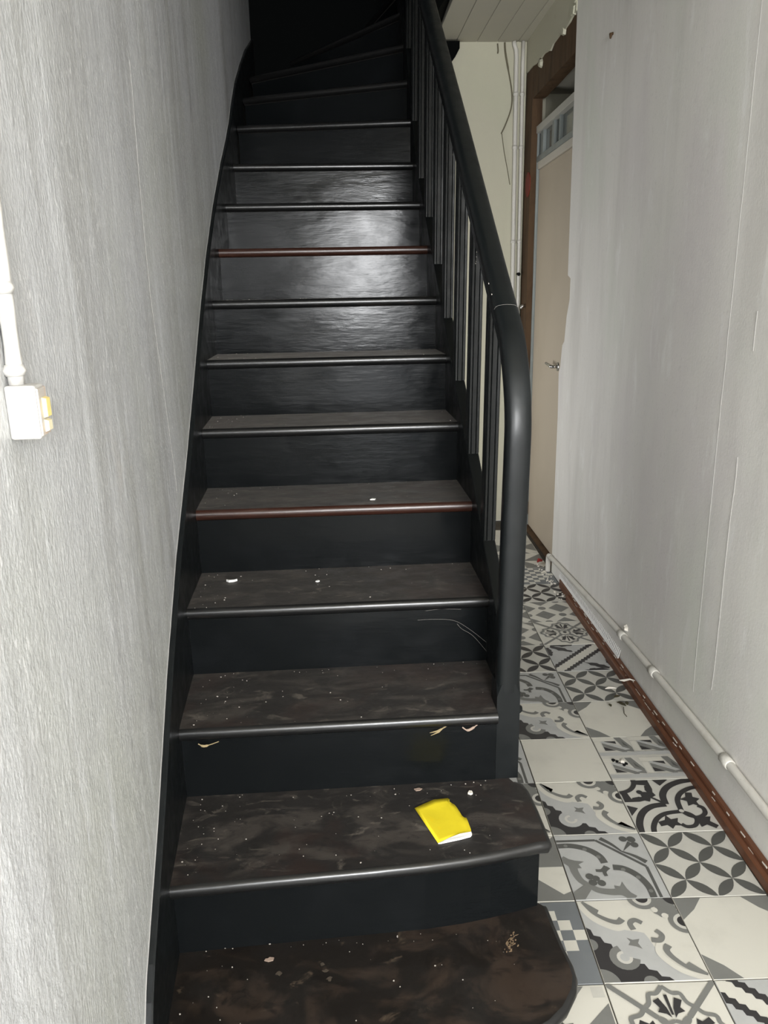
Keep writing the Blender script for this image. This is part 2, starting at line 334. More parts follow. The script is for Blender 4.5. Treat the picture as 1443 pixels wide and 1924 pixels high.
def stroke(pts, w, w1=None, m=0):
    """list of (mat, quad) along a polyline, with width running from w to w1"""
    w1 = w if w1 is None else w1; out = []; n = len(pts); L_ = []; R_ = []
    for i, p in enumerate(pts):
        a = pts[max(i - 1, 0)]; b = pts[min(i + 1, n - 1)]
        dx, dy = b[0] - a[0], b[1] - a[1]; d = math.hypot(dx, dy) or 1; ww = (w + (w1 - w) * i / (n - 1)) / 2
        L_.append((p[0] - dy / d * ww, p[1] + dx / d * ww)); R_.append((p[0] + dy / d * ww, p[1] - dx / d * ww))
    for i in range(n - 1): out.append((m, [L_[i], L_[i + 1], R_[i + 1], R_[i]]))
    return out
def sm(pts, n=6): return [(v.x, v.y) for v in catmull([(p[0], p[1], 0) for p in pts], n)]
def petal(a, b, w, n=7):
    dx, dy = b[0] - a[0], b[1] - a[1]; P = []; Q = []
    for i in range(n + 1):
        t = i / n; s_ = math.sin(math.pi * t) ** 0.85 * w / 2; d = math.hypot(dx, dy)
        P.append((a[0] + dx * t - dy / d * s_, a[1] + dy * t + dx / d * s_)); Q.append((a[0] + dx * t + dy / d * s_, a[1] + dy * t - dx / d * s_))
    return P + Q[-2:0:-1]
def swap(shapes): return [(m, [(y, x) for x, y in p]) for m, p in shapes]
def flip(shapes): return [(m, [(1 - x, y) for x, y in p]) for m, p in shapes]
def d_plain(): return CR, []
def d_octagon():
    s = []
    for cx, cy in ((0, 0), (1, 0), (0, 1), (1, 1)):
        sx, sy = (1 if cx == 0 else -1), (1 if cy == 0 else -1)
        s.append((MI, [(cx, cy), (cx + sx * .30, cy), (cx + sx * .17, cy + sy * .16), (cx, cy + sy * .30)]))
    return CR, s
def d_petals(m=DK, b=PA):
    s = []
    for i in (0, .5):
        for j in (0, .5):
            c = (i + .25, j + .25)
            for q in ((i, j), (i + .5, j), (i, j + .5), (i + .5, j + .5)): s.append((m, petal(c, q, .125)))
    return b, s
def d_scroll(soft=False):
    g1, g2, g3 = (LI, MI, DK)
    bk = BK
    s = [(g1, [(0, .93), (.10, .76), (.26, .66), (.40, .60), (.50, .58), (.56, .56), (.58, .50), (.60, .40), (.66, .26), (.76, .10), (.93, 0), (0, 0)])]
    sc = [(0, .66), (.05, .62), (.06, .55), (.12, .53), (.14, .46), (.20, .44), (.21, .36), (.16, .30), (.15, .22), (.22, .15), (.30, .16), (.36, .21), (.44, .20), (.46, .14), (.53, .12), (.55, .06), (.62, .05), (.66, 0), (0, 0)]
    s.append((bk, sc)); s += [(MI, circ(0, 0, .16, 12, 0, 90) + [(0, 0)]), (MI, circ(0, .44, .07, 10, -90, 90)), (MI, circ(.44, 0, .07, 10, 0, 180))]
    # C-shaped curl
    s += stroke(arc(.28, .28, .105, 100, 350, 14), .075, m=MI if not soft else g1) + stroke(arc(.28, .28, .06, 90, 360, 12), .03, m=PA)
    s.append((MI, [(.36, .42), (.43, .40), (.48, .37), (.46, .44), (.49, .49), (.42, .48), (.37, .51), (.39, .46)]))
    half = stroke(sm([(.02, .95), (.10, .78), (.20, .68), (.32, .62), (.42, .66), (.45, .72)]), .065, .05, m=CR if True else PA)
    half += stroke(sm([(.06, .98), (.13, .84), (.24, .74), (.34, .70), (.40, .74)]), .03, .07, m=MI)
    half.append((MI, [(.06, 1), (.10, .86), (.20, .86), (.13, .89), (.16, .80)]))
    half += stroke(sm([(.47, .60), (.46, .68), (.52, .72), (.58, .68)]), .06, .05, m=MI)
    s += half + swap(half)
    cor = [(MI, circ(.68, 1.0, .15, 14, 180, 360)), (CR if soft else PA, circ(.68, 1.0, .10, 12, 180, 360)), (BK, circ(.68, 1.0, .065, 12, 180, 360)), (MI, circ(.86, .90, .09, 12)), (MI, [(.74, .82), (.80, .74), (.88, .80), (.82, .88)])]
    s += cor + swap(cor); s += [(BK, circ(1, 1, .10, 10, 180, 270) + [(1, 1)])]
    s += [(CR, circ(.76, .84, .035, 10)), (CR, circ(.84, .76, .035, 10))]
    return CR, s
def d_baroque(m1=DK, m2=MI, b=LI):
    s = []
    s += stroke([(0, .90), (.46, .90)], .035, m=m1) + stroke([(.46, .90), (.90, .46)], .035, m=m1) + stroke([(.90, .46), (.90, 0)], .035, m=m1)
    half = stroke(sm([(0, .82), (.16, .82), (.32, .76), (.43, .65), (.46, .53)]), .075, .085, m=m1)
    half += [(m2, circ(.30, .755, .026, 10)), (m2, circ(.42, .63, .026, 10)), (m2, circ(.10, .82, .024, 10))]
    half += stroke(sm([(.46, .48), (.40, .42), (.33, .42)]), .05, .04, m=m1)
    half += stroke(sm([(.0, .62), (.09, .52), (.10, .40), (.13, .28), (.20, .20)]), .10, .07, m=m2)
    half.append((m2, [(.05, .62), (.14, .58), (.24, .56), (.17, .52), (.19, .46), (.10, .46)]))
    s += half + swap(half)
    s += [(m2, [(0, 0), (.10, 0), (.22, .16), (.16, .22), (0, .10)])]
    s += [(m1, circ(.24, .33, .045)), (m1, circ(.34, .23, .045)), (m1, circ(.25, .24, .045)), (m1, circ(.30, .30, .04))]
    q = [(m1, circ(.88, .80, .045)), (m1, circ(.78, .90, .045)), (m1, circ(.87, .89, .05)), (m1, [(.72, .70), (.82, .86), (.86, .82)])]
    q += stroke(sm([(.70, .70), (.62, .82), (.52, .92)]), .02, .06, m=m1) + stroke(sm([(.70, .70), (.82, .62), (.92, .52)]), .02, .06, m=m1)
    return b, s + q
def d_dark():
    # local p, q run from the lower right corner
    half = stroke(sm([(.97, -.02), (.93, .18), (.83, .36), (.68, .47), (.50, .50)]), .085, m=BK)
    half += stroke(sm([(.82, -.02), (.79, .10), (.70, .24), (.56, .33), (.36, .36)]), .065, m=BK)
    half += stroke(sm([(.36, .36), (.27, .30), (.24, .20), (.30, .10), (.40, .08), (.45, .13)]), .05, .06, m=BK)
    half += [(BK, [(.70, .10), (.62, .12), (.58, .05), (.53, .11), (.44, .10), (.48, .17), (.45, .24), (.54, .22), (.58, .30), (.62, .21), (.71, .18)])]
    half += [(BK, [(.98, .30), (.86, .44), (.98, .50)]), (BK, [(.98, .56), (.80, .56), (.66, .60), (.78, .66), (.88, .62), (.90, .76), (.98, .78)])]
    half += stroke(sm([(.66, .58), (.76, .62), (.86, .60)]), .05, .08, m=BK)
    half += [(BK, circ(.62, .70, .055))]
    loc = half + swap(half)
    loc += stroke([(.50, .50), (.66, .66)], .035, m=BK) + [(BK, circ(.68, .68, .065)), (BK, circ(.74, .74, .04))]
    loc += stroke(arc(1, 1, .26, 180, 270, 10), .06, m=BK)
    loc += [(BK, [(.30, .30), (.22, .24), (.06, .24), (.10, .16), (.03, .08), (.08, .03), (.16, .10), (.24, .06), (.24, .22)])]
    loc += [(PA, circ(.36, .36, .03))]
    return PA, [(m, [(1 - x, y) for x, y in p]) for m, p in loc]
def d_weave():
    s = []; b = PA
    for i in (0, .5):
        for j in (0, .5):
            k = lambda p: [(i + x * .5, j + y * .5) for x, y in p]
            s += [(CR, k([(0, .80), (.62, .80), (.62, .98), (0, .98)])), (MI, k([(.62, 1), (.80, 1), (1, .50), (1, .28), (.80, .30)])),
                  (BK, k([(.28, .80), (.62, .80), (.62, .66)])), (MI, k([(.22, .72), (.80, .34), (.80, .18), (.22, .56)])), (LI, k([(.22, .80), (.30, .80), (.92, .40), (.80, .36), (.22, .74)])),
                  (BK, k([(.22, .54), (.22, .34), (.52, .34)])), (CR, k([(.02, .30), (.02, .78), (.18, .78), (.18, .30)])), (LI, k([(0, .10), (1, .10), (1, .26), (0, .26)])), (DK, k([(.80, .80), (.80, .60), (.92, .50)]))]
    return b, s
def zz(p0, p1, w, amp, n, m):
    dx, dy = p1[0] - p0[0], p1[1] - p0[1]; d = math.hypot(dx, dy); nx, ny = -dy / d, dx / d; A = []; B = []
    for i in range(2 * n + 1):
        t = i / (2 * n); o = amp * (1 if i % 2 else -1)
        A.append((p0[0] + dx * t + nx * (w / 2 + o), p0[1] + dy * t + ny * (w / 2 + o))); B.append((p0[0] + dx * t + nx * (-w / 2 + o), p0[1] + dy * t + ny * (-w / 2 + o)))
    return [(m, [A[i], A[i + 1], B[i + 1], B[i]]) for i in range(2 * n)]
def d_zig(mirror=False):
    s = [(CR, [(0, .10), (0, 0), (.12, 0), (1, .88), (1, 1), (.88, 1)])]
    s += zz((-.02, .14), (.86, 1.02), .075, .014, 14, BK) + zz((.14, -.02), (1.02, .86), .075, .014, 14, BK)
    def leaf(a, b): 
        P = petal(a, b, .12, 8); return (BK, [(x + (.012 if i % 2 else -.012), y + (.010 if i % 3 else -.010)) for i, (x, y) in enumerate(P)])
    s += [leaf((.04, .96), (.46, .70)), leaf((.02, .94), (.04, .55)), leaf((.10, .98), (.52, .98)), leaf((.96, .04), (.54, .30)), leaf((.98, .10), (.96, .46)), leaf((.90, .03), (.48, .02))]
    s += [(PA, circ(.04, .95, .06)), (PA, circ(.95, .05, .06))]
    if mirror: s = flip(s)
    return LI, s
def d_medal():
    s = []; g_ = MI
    for a in range(4):
        ca, sa = math.cos(a * math.pi / 2), math.sin(a * math.pi / 2)
        R_ = lambda p: (.5 + (p[0] - .5) * ca - (p[1] - .5) * sa, .5 + (p[0] - .5) * sa + (p[1] - .5) * ca)
        def st(pts, w, w1=None): return stroke([R_(p) for p in pts], w, w1, m=g_)
        s += st([(0, 0), (.36, .36)], .05)
        s += st(sm([(.27, .27), (.22, .33), (.13, .36), (.12, .43), (.05, .5)]), .04) + st(sm([(.27, .27), (.33, .22), (.36, .13), (.43, .12), (.5, .05)]), .04)
        s += st(sm([(.36, .36), (.42, .40), (.40, .5)]), .035) + st(sm([(.36, .36), (.40, .42), (.5, .40)]), .035)
        s += [(BK, [R_(p) for p in P]) for P in ([(.37, .485), (.27, .47), (.17, .43), (.20, .37), (.27, .41), (.31, .38), (.33, .45)], [(.37, .515), (.27, .53), (.17, .57), (.20, .63), (.27, .59), (.31, .62), (.33, .55)], [(.34, .49), (.14, .485), (.14, .515), (.34, .51)])]
    s += [(BK, circ(.5, .5, .035))]
    return CR, s
def d_diamond():
    s = []
    t = 1 / 3
    for i in range(4):
        for j in range(4):
            c = (i * t, j * t)
            if (i + j) % 2 == 0: s.append((MI, [(c[0] - t * .62, c[1]), (c[0], c[1] - t * .62), (c[0] + t * .62, c[1]), (c[0], c[1] + t * .62)]))
            else: s.append((MI, circ(c[0], c[1], t * .23, 12)))
    return CR, s
def d_checker():
    s = [(BL, [(0, 0), (.5, 0), (0, .5)]), (BL, [(1, 0), (1, .5), (.5, 0)]), (BL, [(0, 1), (0, .5), (.5, 1)]), (BL, [(1, 1), (.5, 1), (1, .5)])]
    for i in range(8):
        for j in range(8):
            x, y = i / 8, j / 8
            if abs(x + .0625 - .5) + abs(y + .0625 - .5) <= .56: s.append(((CR if (i + j) % 2 else BL), [(x, y), (x + .125, y), (x + .125, y + .125), (x, y + .125)]))
    return BL, s
def d_star8():
    s = [(MI, [(0, 0), (.34, 0), (.5, .34), (.30, .30), (.34, .5), (0, .34)])]
    s = []
    for sx, sy in ((1, 1), (-1, 1), (1, -1), (-1, -1)):
        f = lambda x, y: (.5 + sx * (x - .5), .5 + sy * (y - .5))
        s.append((MI, [f(.5, .36), f(.20, .02), f(.5, .02)])); s.append((MI, [f(.36, .5), f(.02, .20), f(.02, .5)]))
        s.append((PA, [f(.03, .03), f(.14, .03), f(.14, .14), f(.03, .14)]))
    st = []
    for i in range(16):
        r = .17 if i % 2 == 0 else .12; st.append((.5 + r * math.cos(i * math.pi / 8), .5 + r * math.sin(i * math.pi / 8)))
    s.append((DK, st)); return CR, s
def d_pinwheel():
    s = [(MI, [(0, .5), (.5, .5), (0, 0)]), (MI, [(1, .5), (.5, .5), (1, 1)]), (MI, [(.5, 0), (.5, .5), (1, 0)]), (MI, [(.5, 1), (.5, .5), (0, 1)]),
         (MI, [(.0, .86), (.30, 1), (0, 1)]), (MI, [(1, .14), (.70, 0), (1, 0)])]
    return CR, s
DES = {'plain': d_plain, 'octagon': d_octagon, 'petals': d_petals, 'petals_black': lambda: d_petals(BK, PA), 'scroll': d_scroll, 'scroll_soft': lambda: d_scroll(True), 'baroque': d_baroque,
       'dark': d_dark, 'weave': d_weave, 'zig': d_zig, 'zig_mirror': lambda: d_zig(True), 'medal': d_medal, 'diamond': d_diamond, 'checker': d_checker, 'star8': d_star8, 'pinwheel': d_pinwheel}
TMESH = {}
def tile_mesh(key):
    if key in TMESH: return TMESH[key]
    basem, shapes = DES[key]()
    mb = MB(); g0, g1 = 0.0065, 0.9935; S = TS; zt = 0.0; c = 0.003
    mb.prism([(g0 * S, g0 * S, -.009), (g1 * S, g0 * S, -.009), (g1 * S, g1 * S, -.009), (g0 * S, g1 * S, -.009)], [(g0 * S, g0 * S, -.0008), (g1 * S, g0 * S, -.0008), (g1 * S, g1 * S, -.0008), (g0 * S, g1 * S, -.0008)], basem)
    mb.f.pop(1); mb.m.pop(1)
    lo, hi = g0 + c, g1 - c
    a = [(g0 * S, g0 * S, -.0008), (g1 * S, g0 * S, -.0008), (g1 * S, g1 * S, -.0008), (g0 * S, g1 * S, -.0008)]; b = [(lo * S, lo * S, 0), (hi * S, lo * S, 0), (hi * S, hi * S, 0), (lo * S, hi * S, 0)]
    mb.add(a + b, [(4, 5, 6, 7), (0, 1, 5, 4), (1, 2, 6, 5), (2, 3, 7, 6), (3, 0, 4, 7)], basem)
    me = bpy.data.meshes.new('tile_' + key)
    v, f, m = list(mb.v), list(mb.f), list(mb.m)
    for k, (mm, poly) in enumerate(shapes):
        poly = clip(poly, lo, hi)
        if len(poly) < 3: continue
        ar = sum(poly[i - 1][0] * poly[i][1] - poly[i][0] * poly[i - 1][1] for i in range(len(poly)))
        if abs(ar) < 1e-6: continue
        if ar < 0: poly = poly[::-1]
        z = 0.00006 * (k + 1) if len(shapes) < 40 else 0.0000025 * (k + 1) * 4
        n0 = len(v); v += [(x * S, y * S, z) for x, y in poly]; f.append(tuple(range(n0, n0 + len(poly)))); m.append(mm)
    me.from_pydata(v, [], f)
    for q in TMATS: me.materials.append(q)
    for p, i in zip(me.polygons, m): p.material_index = i
    me.update(); TMESH[key] = me; return me
# row r lies between grid line r (far) and r+1 (near); column 0 lies between the two joints in view
PLAN = {0: {4: 'medal', 3: 'scroll', 2: 'baroque', 1: 'scroll_soft', 0: 'plain', -1: 'scroll', -2: 'baroque', -3: 'petals_black', -4: 'diamond', -5: 'diamond', -6: 'petals_black', -7: 'checker', -8: 'star8', -9: 'pinwheel', -10: 'octagon'},
        1: {4: 'zig_mirror', 3: 'octagon', 2: 'petals', 1: 'dark', 0: 'weave', -1: 'octagon', -2: 'petals', -3: 'zig', -4: 'medal', -5: 'diamond', -6: 'petals_black', -7: 'checker', -8: 'pinwheel', -9: 'star8', -10: 'plain'},
        -1: {4: 'star8', 3: 'checker', 2: 'pinwheel', 1: 'scroll', 0: 'baroque', -1: 'octagon', -2: 'medal', -3: 'petals', -4: 'zig'}}
keys = list(DES)
cp, sp = math.cos(PHI), math.sin(PHI)
for row in range(-11, 18):
    for colm in range(-4, 2):
        cx, cy = (colm + .5) * TS, -(row + .5) * TS
        wx, wy = TX + cx * cp - cy * sp, TY + cx * sp + cy * cp
        if wx - .12 > xw(wy) - .03 or wx < xwl(wy) + 0.13: continue
        if wy > -0.12 and wx < 0.60: continue          # under the stair
        if wy > 3.72 or wy < FRONT_Y + .12: continue
        key = PLAN.get(colm, {}).get(row)
        if key is None: key = keys[(row * 7 + colm * 5 + 3) % len(keys)]
        o = bpy.data.objects.new('tile', tile_mesh(key)); COL.objects.link(o)
        x0, y0 = colm * TS, -(row + 1) * TS
        o.location = (TX + x0 * cp - y0 * sp, TY + x0 * sp + y0 * cp, random.uniform(-.0006, .0006)); o.rotation_euler = (0, 0, PHI)
        adopt(o, floor)

# ------------------------------------------------------------------ skirting along the right wall
skirt = empty('baseboard_right', (1.45, 1.0, 0)); tag(skirt, 'worn red-brown wooden skirting at the foot of the right wall', kind='structure')
def xt(y): return 1.427 + 0.0315 * y
def strip(name, prof, ya, yb, m, par, nseg=10, bevel=0.0):
    ys_ = [ya + (yb - ya) * i / nseg for i in range(nseg + 1)]; v = []; f = []; k = len(prof)
    for y in ys_: v += [(xt(y) + px + random.uniform(-.0008, .0008), y, pz) for px, pz in prof]
    for i in range(nseg):
        for j in range(k): f.append((i * k + j, i * k + (j + 1) % k, (i + 1) * k + (j + 1) % k, (i + 1) * k + j))
    f += [tuple(range(k)), tuple(range(nseg * k, nseg * k + k))[::-1]]
    o = link_mesh(name, v, f, m, None, None, False, bevel); adopt(o, par); return o
strip('skirting_foot', [(0, 0.0005), (0, .026), (.004, .030), (.013, .031), (.013, .0005)], FRONT_Y + .02, 2.42, M_WOODTRIM, skirt, 14)
strip('skirting_board', [(.0135, 0.0005), (.0135, .040), (.016, .044), (.027, .046), (.0285, .0005)], FRONT_Y + .02, 2.60, M_WOODTRIM, skirt, 14)
mb = MB(); random.seed(3)
for i in range(70):                                            # flaked pale paint left on the arris
    y = random.uniform(-.3, 2.4); l = random.uniform(.006, .03); x = xt(y) + .0125 + random.uniform(-.0015, .003); z = .0455 if x > xt(y) + .0135 else .0325
    mb.hexa([(x, y, z - .004), (x + .0016, y, z - .004), (x + .0016, y + l, z - .004), (x, y + l, z - .004), (x, y, z), (x + .0012, y, z), (x + .0012, y + l, z), (x, y + l, z)])
o = mb.build('paint_flakes', M_PLASTERBITS); o['kind'] = 'stuff'; adopt(o, skirt)

# ------------------------------------------------------------------ staircase
stair = empty('staircase', (0.42, 1.0, 0))
tag(stair, 'steep black-painted wooden staircase turning right at the top with slatted railing', 'staircase')
def part(o): adopt(o, stair); return o
def tread_mesh(front, back, z):
    """front: polyline left to right of the nosing front; back: polyline right to left. Half-round nosing along the front."""
    prof = [(0.011, 0.0), (0.005, -.002), (0.0015, -.007), (0, -.014), (0.002, -.022), (0.008, -.028), (0.016, -NT)]
    v = []; f = []; k = len(prof); nf = len(front)
    nrm = []
    for i in range(nf):
        a = front[max(i - 1, 0)]; b = front[min(i + 1, nf - 1)]; dx, dy = b[0] - a[0], b[1] - a[1]; d = math.hypot(dx, dy); nrm.append((-dy / d, dx / d))
    for i in range(nf):
        for d, dz in prof: v.append((front[i][0] + nrm[i][0] * d, front[i][1] + nrm[i][1] * d, z + dz))
    nose_f = [(i * k + j, (i + 1) * k + j, (i + 1) * k + j + 1, i * k + j + 1) for i in range(nf - 1) for j in range(k - 1)]
    return v, nose_f, k
def make_tread(kk, front, back, mtop, mnose):
    z = H * kk
    v, nf, k = tread_mesh(front, back, z)
    n = len(front)
    nose = link_mesh('nosing', v, nf, mnose, None, None, True)
    top = [v[i * k] for i in range(n)] + [(x, y, z) for x, y in back]
    bot = [v[i * k + k - 1] for i in range(n)] + [(x, y, z - NT) for x, y in back]
    m_ = len(top)
    tr = link_mesh('tread', top + bot, [tuple(range(m_)), tuple(range(2 * m_ - 1, m_ - 1, -1))] + [(i, (i + 1) % m_, m_ + (i + 1) % m_, m_ + i) for i in range(m_)], mtop)
    part(tr); nose.parent = tr; nose.matrix_parent_inverse = Matrix.Identity(4)
    return tr
def riser(pts, z0, z1, th=.02, name='riser', mtl=None):
    mb = MB()
    for (xa, ya), (xb, yb) in zip(pts[:-1], pts[1:]):
        pass
    n_ = len(pts); nb = []
    for i in range(n_):
        a = pts[max(i - 1, 0)]; b = pts[min(i + 1, n_ - 1)]; dx, dy = b[0] - a[0], b[1] - a[1]; d = math.hypot(dx, dy); nb.append((pts[i][0] - dy / d * th, pts[i][1] + dx / d * th))
    ring = list(pts) + nb[::-1]
    mb.prism([(x, y, z0) for x, y in ring], [(x, y, z1) for x, y in ring])
    return part(mb.build(name, mtl or M_PAINT, smooth=False))
# step 1: bullnose end
f1 = [(xl(0) - .004, .000), (.30, -.004), (.52, -.003), (.64, .004), (.715, .017), (.765, .040), (.800, .068), (.829, .106), (.840, .135), (.8415, .165), (.836, .21), (.833, .27), (.831, .318)]
make_tread(1, f1, [(.812, .326), (.70, .315), (.56, .293), (.34, .289), (xl(.26) - .004, .281)], M_TREAD_LOW, M_NOSE)
riser([(xl(.02) - .004, .022), (.30, .018), (.52, .019), (.64, .027), (.70, .037), (.748, .058), (.782, .084), (.808, .118), (.820, .165), (.813, .25), (.811, .318)], 0.001, H - NT)
# step 2: bowed front, short return past the newel
f2 = [(xl(.24) - .004, .226), (.20, .233), (.32, .238), (.45, .243), (.56, .249), (.64, .257), (.70, .266), (.76, .278), (.80, .287), (.818, .287), (.827, .296), (.8275, .32), (.827, .40), (.824, .47), (.816, .498), (.800, .510)]
make_tread(2, f2, [(.78, .530), (.60, .532), (.30, .530), (xl(.5) - .004, .530)], M_TREAD, M_NOSE)
riser([(xl(.26) - .004, .258), (.34, .269), (.56, .276), (.64, .284), (.70, .294), (.76, .307), (.808, .320)], H, 2 * H - NT)
riser([(.808, .321), (.808, .40), (.8075, .515)], H - .003 - .0, 2 * H - NT, .016, 'step_side')
# steps 3..11 straight
RED = {5, 9}
for k in range(3, 12):
    ya = G * (k - 1); yb = G * k + OV + .004
    dyl = {3: 0.0, 4: .004, 5: .010, 6: .006, 7: 0}.get(k, 0)
    L0, L1 = xl(ya) - .004, xl(yb) - .004
    R_ = XR0 + .004
    fr = [(L0 + (R_ - L0) * i / 6, ya + dyl * (1 - i / 6) + random.uniform(-.0006, .0006)) for i in range(7)]
    bkp = [(R_, yb), (L1, yb)]; Rr = R_
    if k == 3:
        Rr = .753; fr = [(L0 + (Rr - L0) * i / 6, ya) for i in range(7)]; bkp = [(Rr, .583), (R_, .583)] + bkp
    t = make_tread(k, fr, bkp, M_TREAD, M_NOSE_RED if k in RED else M_NOSE)
    yr = ya + OV
    riser([(xl(yr) - .004, yr), (Rr, yr)], H * (k - 1), H * k - NT)
# winders 12..17 fanning to the right around the top of the outer string
WL = {11: (.032, G * 10), 12: (.034, 2.662), 13: (.036, 2.985), 14: (.040, 3.37), 15: (.235, 3.785), 16: (.66, 3.785), 17: (1.05, 3.785)}
WR = {11: (XR0, G * 10), 12: (.785, 2.547), 13: (.788, 2.678), 14: (.800, 2.815), 15: (.802, 2.977), 16: (.815, 3.15), 17: (.90, 3.20)}
for k in range(12, 17):
    a, b = WL[k], WR[k]; a2, b2 = WL[k + 1], WR[k + 1]
    fr = [(a[0] + (b[0] - a[0]) * i / 6, a[1] + (b[1] - a[1]) * i / 6) for i in range(7)]
    dx, dy = b[0] - a[0], b[1] - a[1]; d = math.hypot(dx, dy); nx, ny = -dy / d * OV, dx / d * OV
    bk = [(b2[0], b2[1] + .03), (a2[0], min(a2[1] + .03, YE - .004))]
    if k == 14: bk = bk + [(.036, YE - .006)]
    make_tread(k, fr, bk, M_TREAD, M_NOSE)
    riser([(a[0] + nx, min(a[1] + ny, YE - .03)), (b[0] + nx, b[1] + ny)], H * (k - 1), H * k - NT)

# wall string (left): thin board standing proud of the plaster, following the stair
def zs_l(y): 
    if y < 0.05: return zn(0.05) + .140 - (0.05 - y) * 1.35 - max(0, -.02 - y) * 2
    if y < 2.40: return zn(y) + .132
    return interp(y, [2.40, 2.60, 2.80, 3.05, 3.35, 3.60, 3.79], [zn(2.40) + .132, 2.235, 2.372, 2.505, 2.650, 2.745, 2.82])
ysl = [-.09, -.06, -.02, .02, .06] + [.15 + .15 * i for i in range(16)] + [2.5, 2.6, 2.7, 2.8, 2.95, 3.1, 3.25, 3.4, 3.55, 3.68, 3.79]
V = []; F = []
for y in ysl:
    x1 = xl(y); x0 = x1 - .022; zt = zs_l(y); zb = max(0.0, zn(y) - .30)
    V += [(x1, y, zb), (x1, y, zt - .003), (x1 - .003, y, zt), (x0, y, zt), (x0, y, zb)]
for i in range(len(ysl) - 1):
    for j in range(5): F.append((i * 5 + j, i * 5 + (j + 1) % 5, i * 5 + 5 + (j + 1) % 5, i * 5 + 5 + j))
F += [(4, 3, 2, 1, 0), tuple(range(len(V) - 5, len(V)))]
o = link_mesh('wall_string', V, F, M_RAIL); part(o)
# worn paint bead where the plaster meets the string
mb = MB(); random.seed(5)
mb.tube([(xwl(y) + .0005, y, zs_l(y) + .0008 + random.uniform(-.0012, .0012)) for y in [-.05 + .02 * i for i in range(170)]], .0011, 5)
o = mb.build('plaster_edge', M_SEAM_L); adopt(o, stair)

# outer string (right), up to the winders, then rising round the turn
def zs_r(y):
    if y < 2.30: return zn(y) + .060
    return interp(y, [2.30, 2.45, 2.60, 2.80, 3.0, 3.12], [zn(2.30) + .06, 2.10, 2.30, 2.62, 2.86, 2.98])
ysr = [.575] + [.70 + .2 * i for i in range(9)] + [2.45, 2.6, 2.8, 3.0, 3.12]
V = []; F = []
for y in ysr:
    zt = zs_r(y); zb = max(0.0, zn(y) - .26) if y < 2.5 else zt - .55
    V += [(XR0, y, zb), (XR0, y, zt - .002), (XR0 + .002, y, zt), (XR1 - .002, y, zt), (XR1, y, zt - .002), (XR1, y, zb)]
for i in range(len(ysr) - 1):
    for j in range(6): F.append((i * 6 + j, i * 6 + (j + 1) % 6, i * 6 + 6 + (j + 1) % 6, i * 6 + 6 + j))
F += [(5, 4, 3, 2, 1, 0), tuple(range(len(V) - 6, len(V)))]
part(link_mesh('outer_string', V, F, M_RAIL))
# boarding under the outer string
bx = [.585, 0.85, 1.15, 1.45, 1.75, 2.05, 2.35]
for a, b in zip(bx[:-1], bx[1:]):
    mb = MB(); za, zb = (max(0.004, zn(y) - .262) if y < 2.5 else 2.0 for y in (a, b - .004))
    mb.hexa([(.786, a, .004), (.800, a, .004), (.800, b - .004, .004), (.786, b - .004, .004), (.786, a, za + .02), (.800, a, za + .02), (.800, b - .004, zb + .02), (.786, b - .004, zb + .02)])
    part(mb.build('side_board', M_RAIL))
# boxed-in black soffit of the upper flight above the hall
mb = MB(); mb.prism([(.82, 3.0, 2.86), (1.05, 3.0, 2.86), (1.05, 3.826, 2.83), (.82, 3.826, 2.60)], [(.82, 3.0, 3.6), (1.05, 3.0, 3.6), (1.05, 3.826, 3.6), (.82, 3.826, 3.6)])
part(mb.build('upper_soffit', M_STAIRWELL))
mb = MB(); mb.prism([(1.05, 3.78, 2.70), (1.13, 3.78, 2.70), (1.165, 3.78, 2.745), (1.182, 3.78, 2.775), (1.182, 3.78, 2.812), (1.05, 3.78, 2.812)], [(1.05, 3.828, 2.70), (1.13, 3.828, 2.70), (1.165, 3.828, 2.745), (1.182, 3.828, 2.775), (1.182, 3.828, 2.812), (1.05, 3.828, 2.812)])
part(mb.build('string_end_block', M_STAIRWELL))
mb = MB(); mb.box(.812, 1.0, 2.5, 3.82, 0.9, 1.0)
# pointed tread tenons showing on the outer side of the string
for k in range(3, 10):
    y = G * (k - 1) + .012; z = H * k - .016; mb = MB(); xo = XR1 if k > 3 else .806
    pr = [(-.015, -.012), (-.006, -.019), (.006, -.017), (.014, -.006), (.014, .008), (.004, .016), (-.008, .014), (-.015, .004)]
    yy = y if k > 3 else .545
    mb.prism([(xo - .004, yy + a, z + b) for a, b in pr], [(xo + .0125, yy + a * .35, z + b * .35) for a, b in pr])
    part(mb.build('tread_tenon', M_RAIL))

# balusters: flat moulded slats, one for every step
def zrail(y): return 1.52 + .757 * (y - .789)
def make_baluster(y, zb, zt):
    """cross-section with a rounded bead on the nosed front edge; foot cut to the slope of the string"""
    x0, x1 = .7765, .8090; d = .042
    sec = [(x0, .004), (x0 + .003, 0), (x0 + .008, 0), (x0 + .0095, .0025), (x0 + .011, 0), (x1 - .011, 0), (x1 - .0095, .0025), (x1 - .008, 0), (x1 - .003, 0), (x1, .004),
           (x1, d - .004), (x1 - .003, d), (x0 + .003, d), (x0, d - .004), (x0, d - .010), (x0 + .0025, d - .0115), (x0, d - .013), (x0, .013), (x0 + .0025, .0115), (x0, .010)]
    mb = MB()
    mb.prism([(x, y + q, zb + (q * H / G)) for x, q in sec], [(x + .008, y + q, zt + q * .757) for x, q in sec])
    return part(mb.build('baluster', M_RAIL))
for i in range(9):
    y = .827 + (.2425 * i if i < 6 else .2425 * 5 + .225 * (i - 5))
    make_baluster(y, zs_r(y) - .001, zrail(y) - .052)

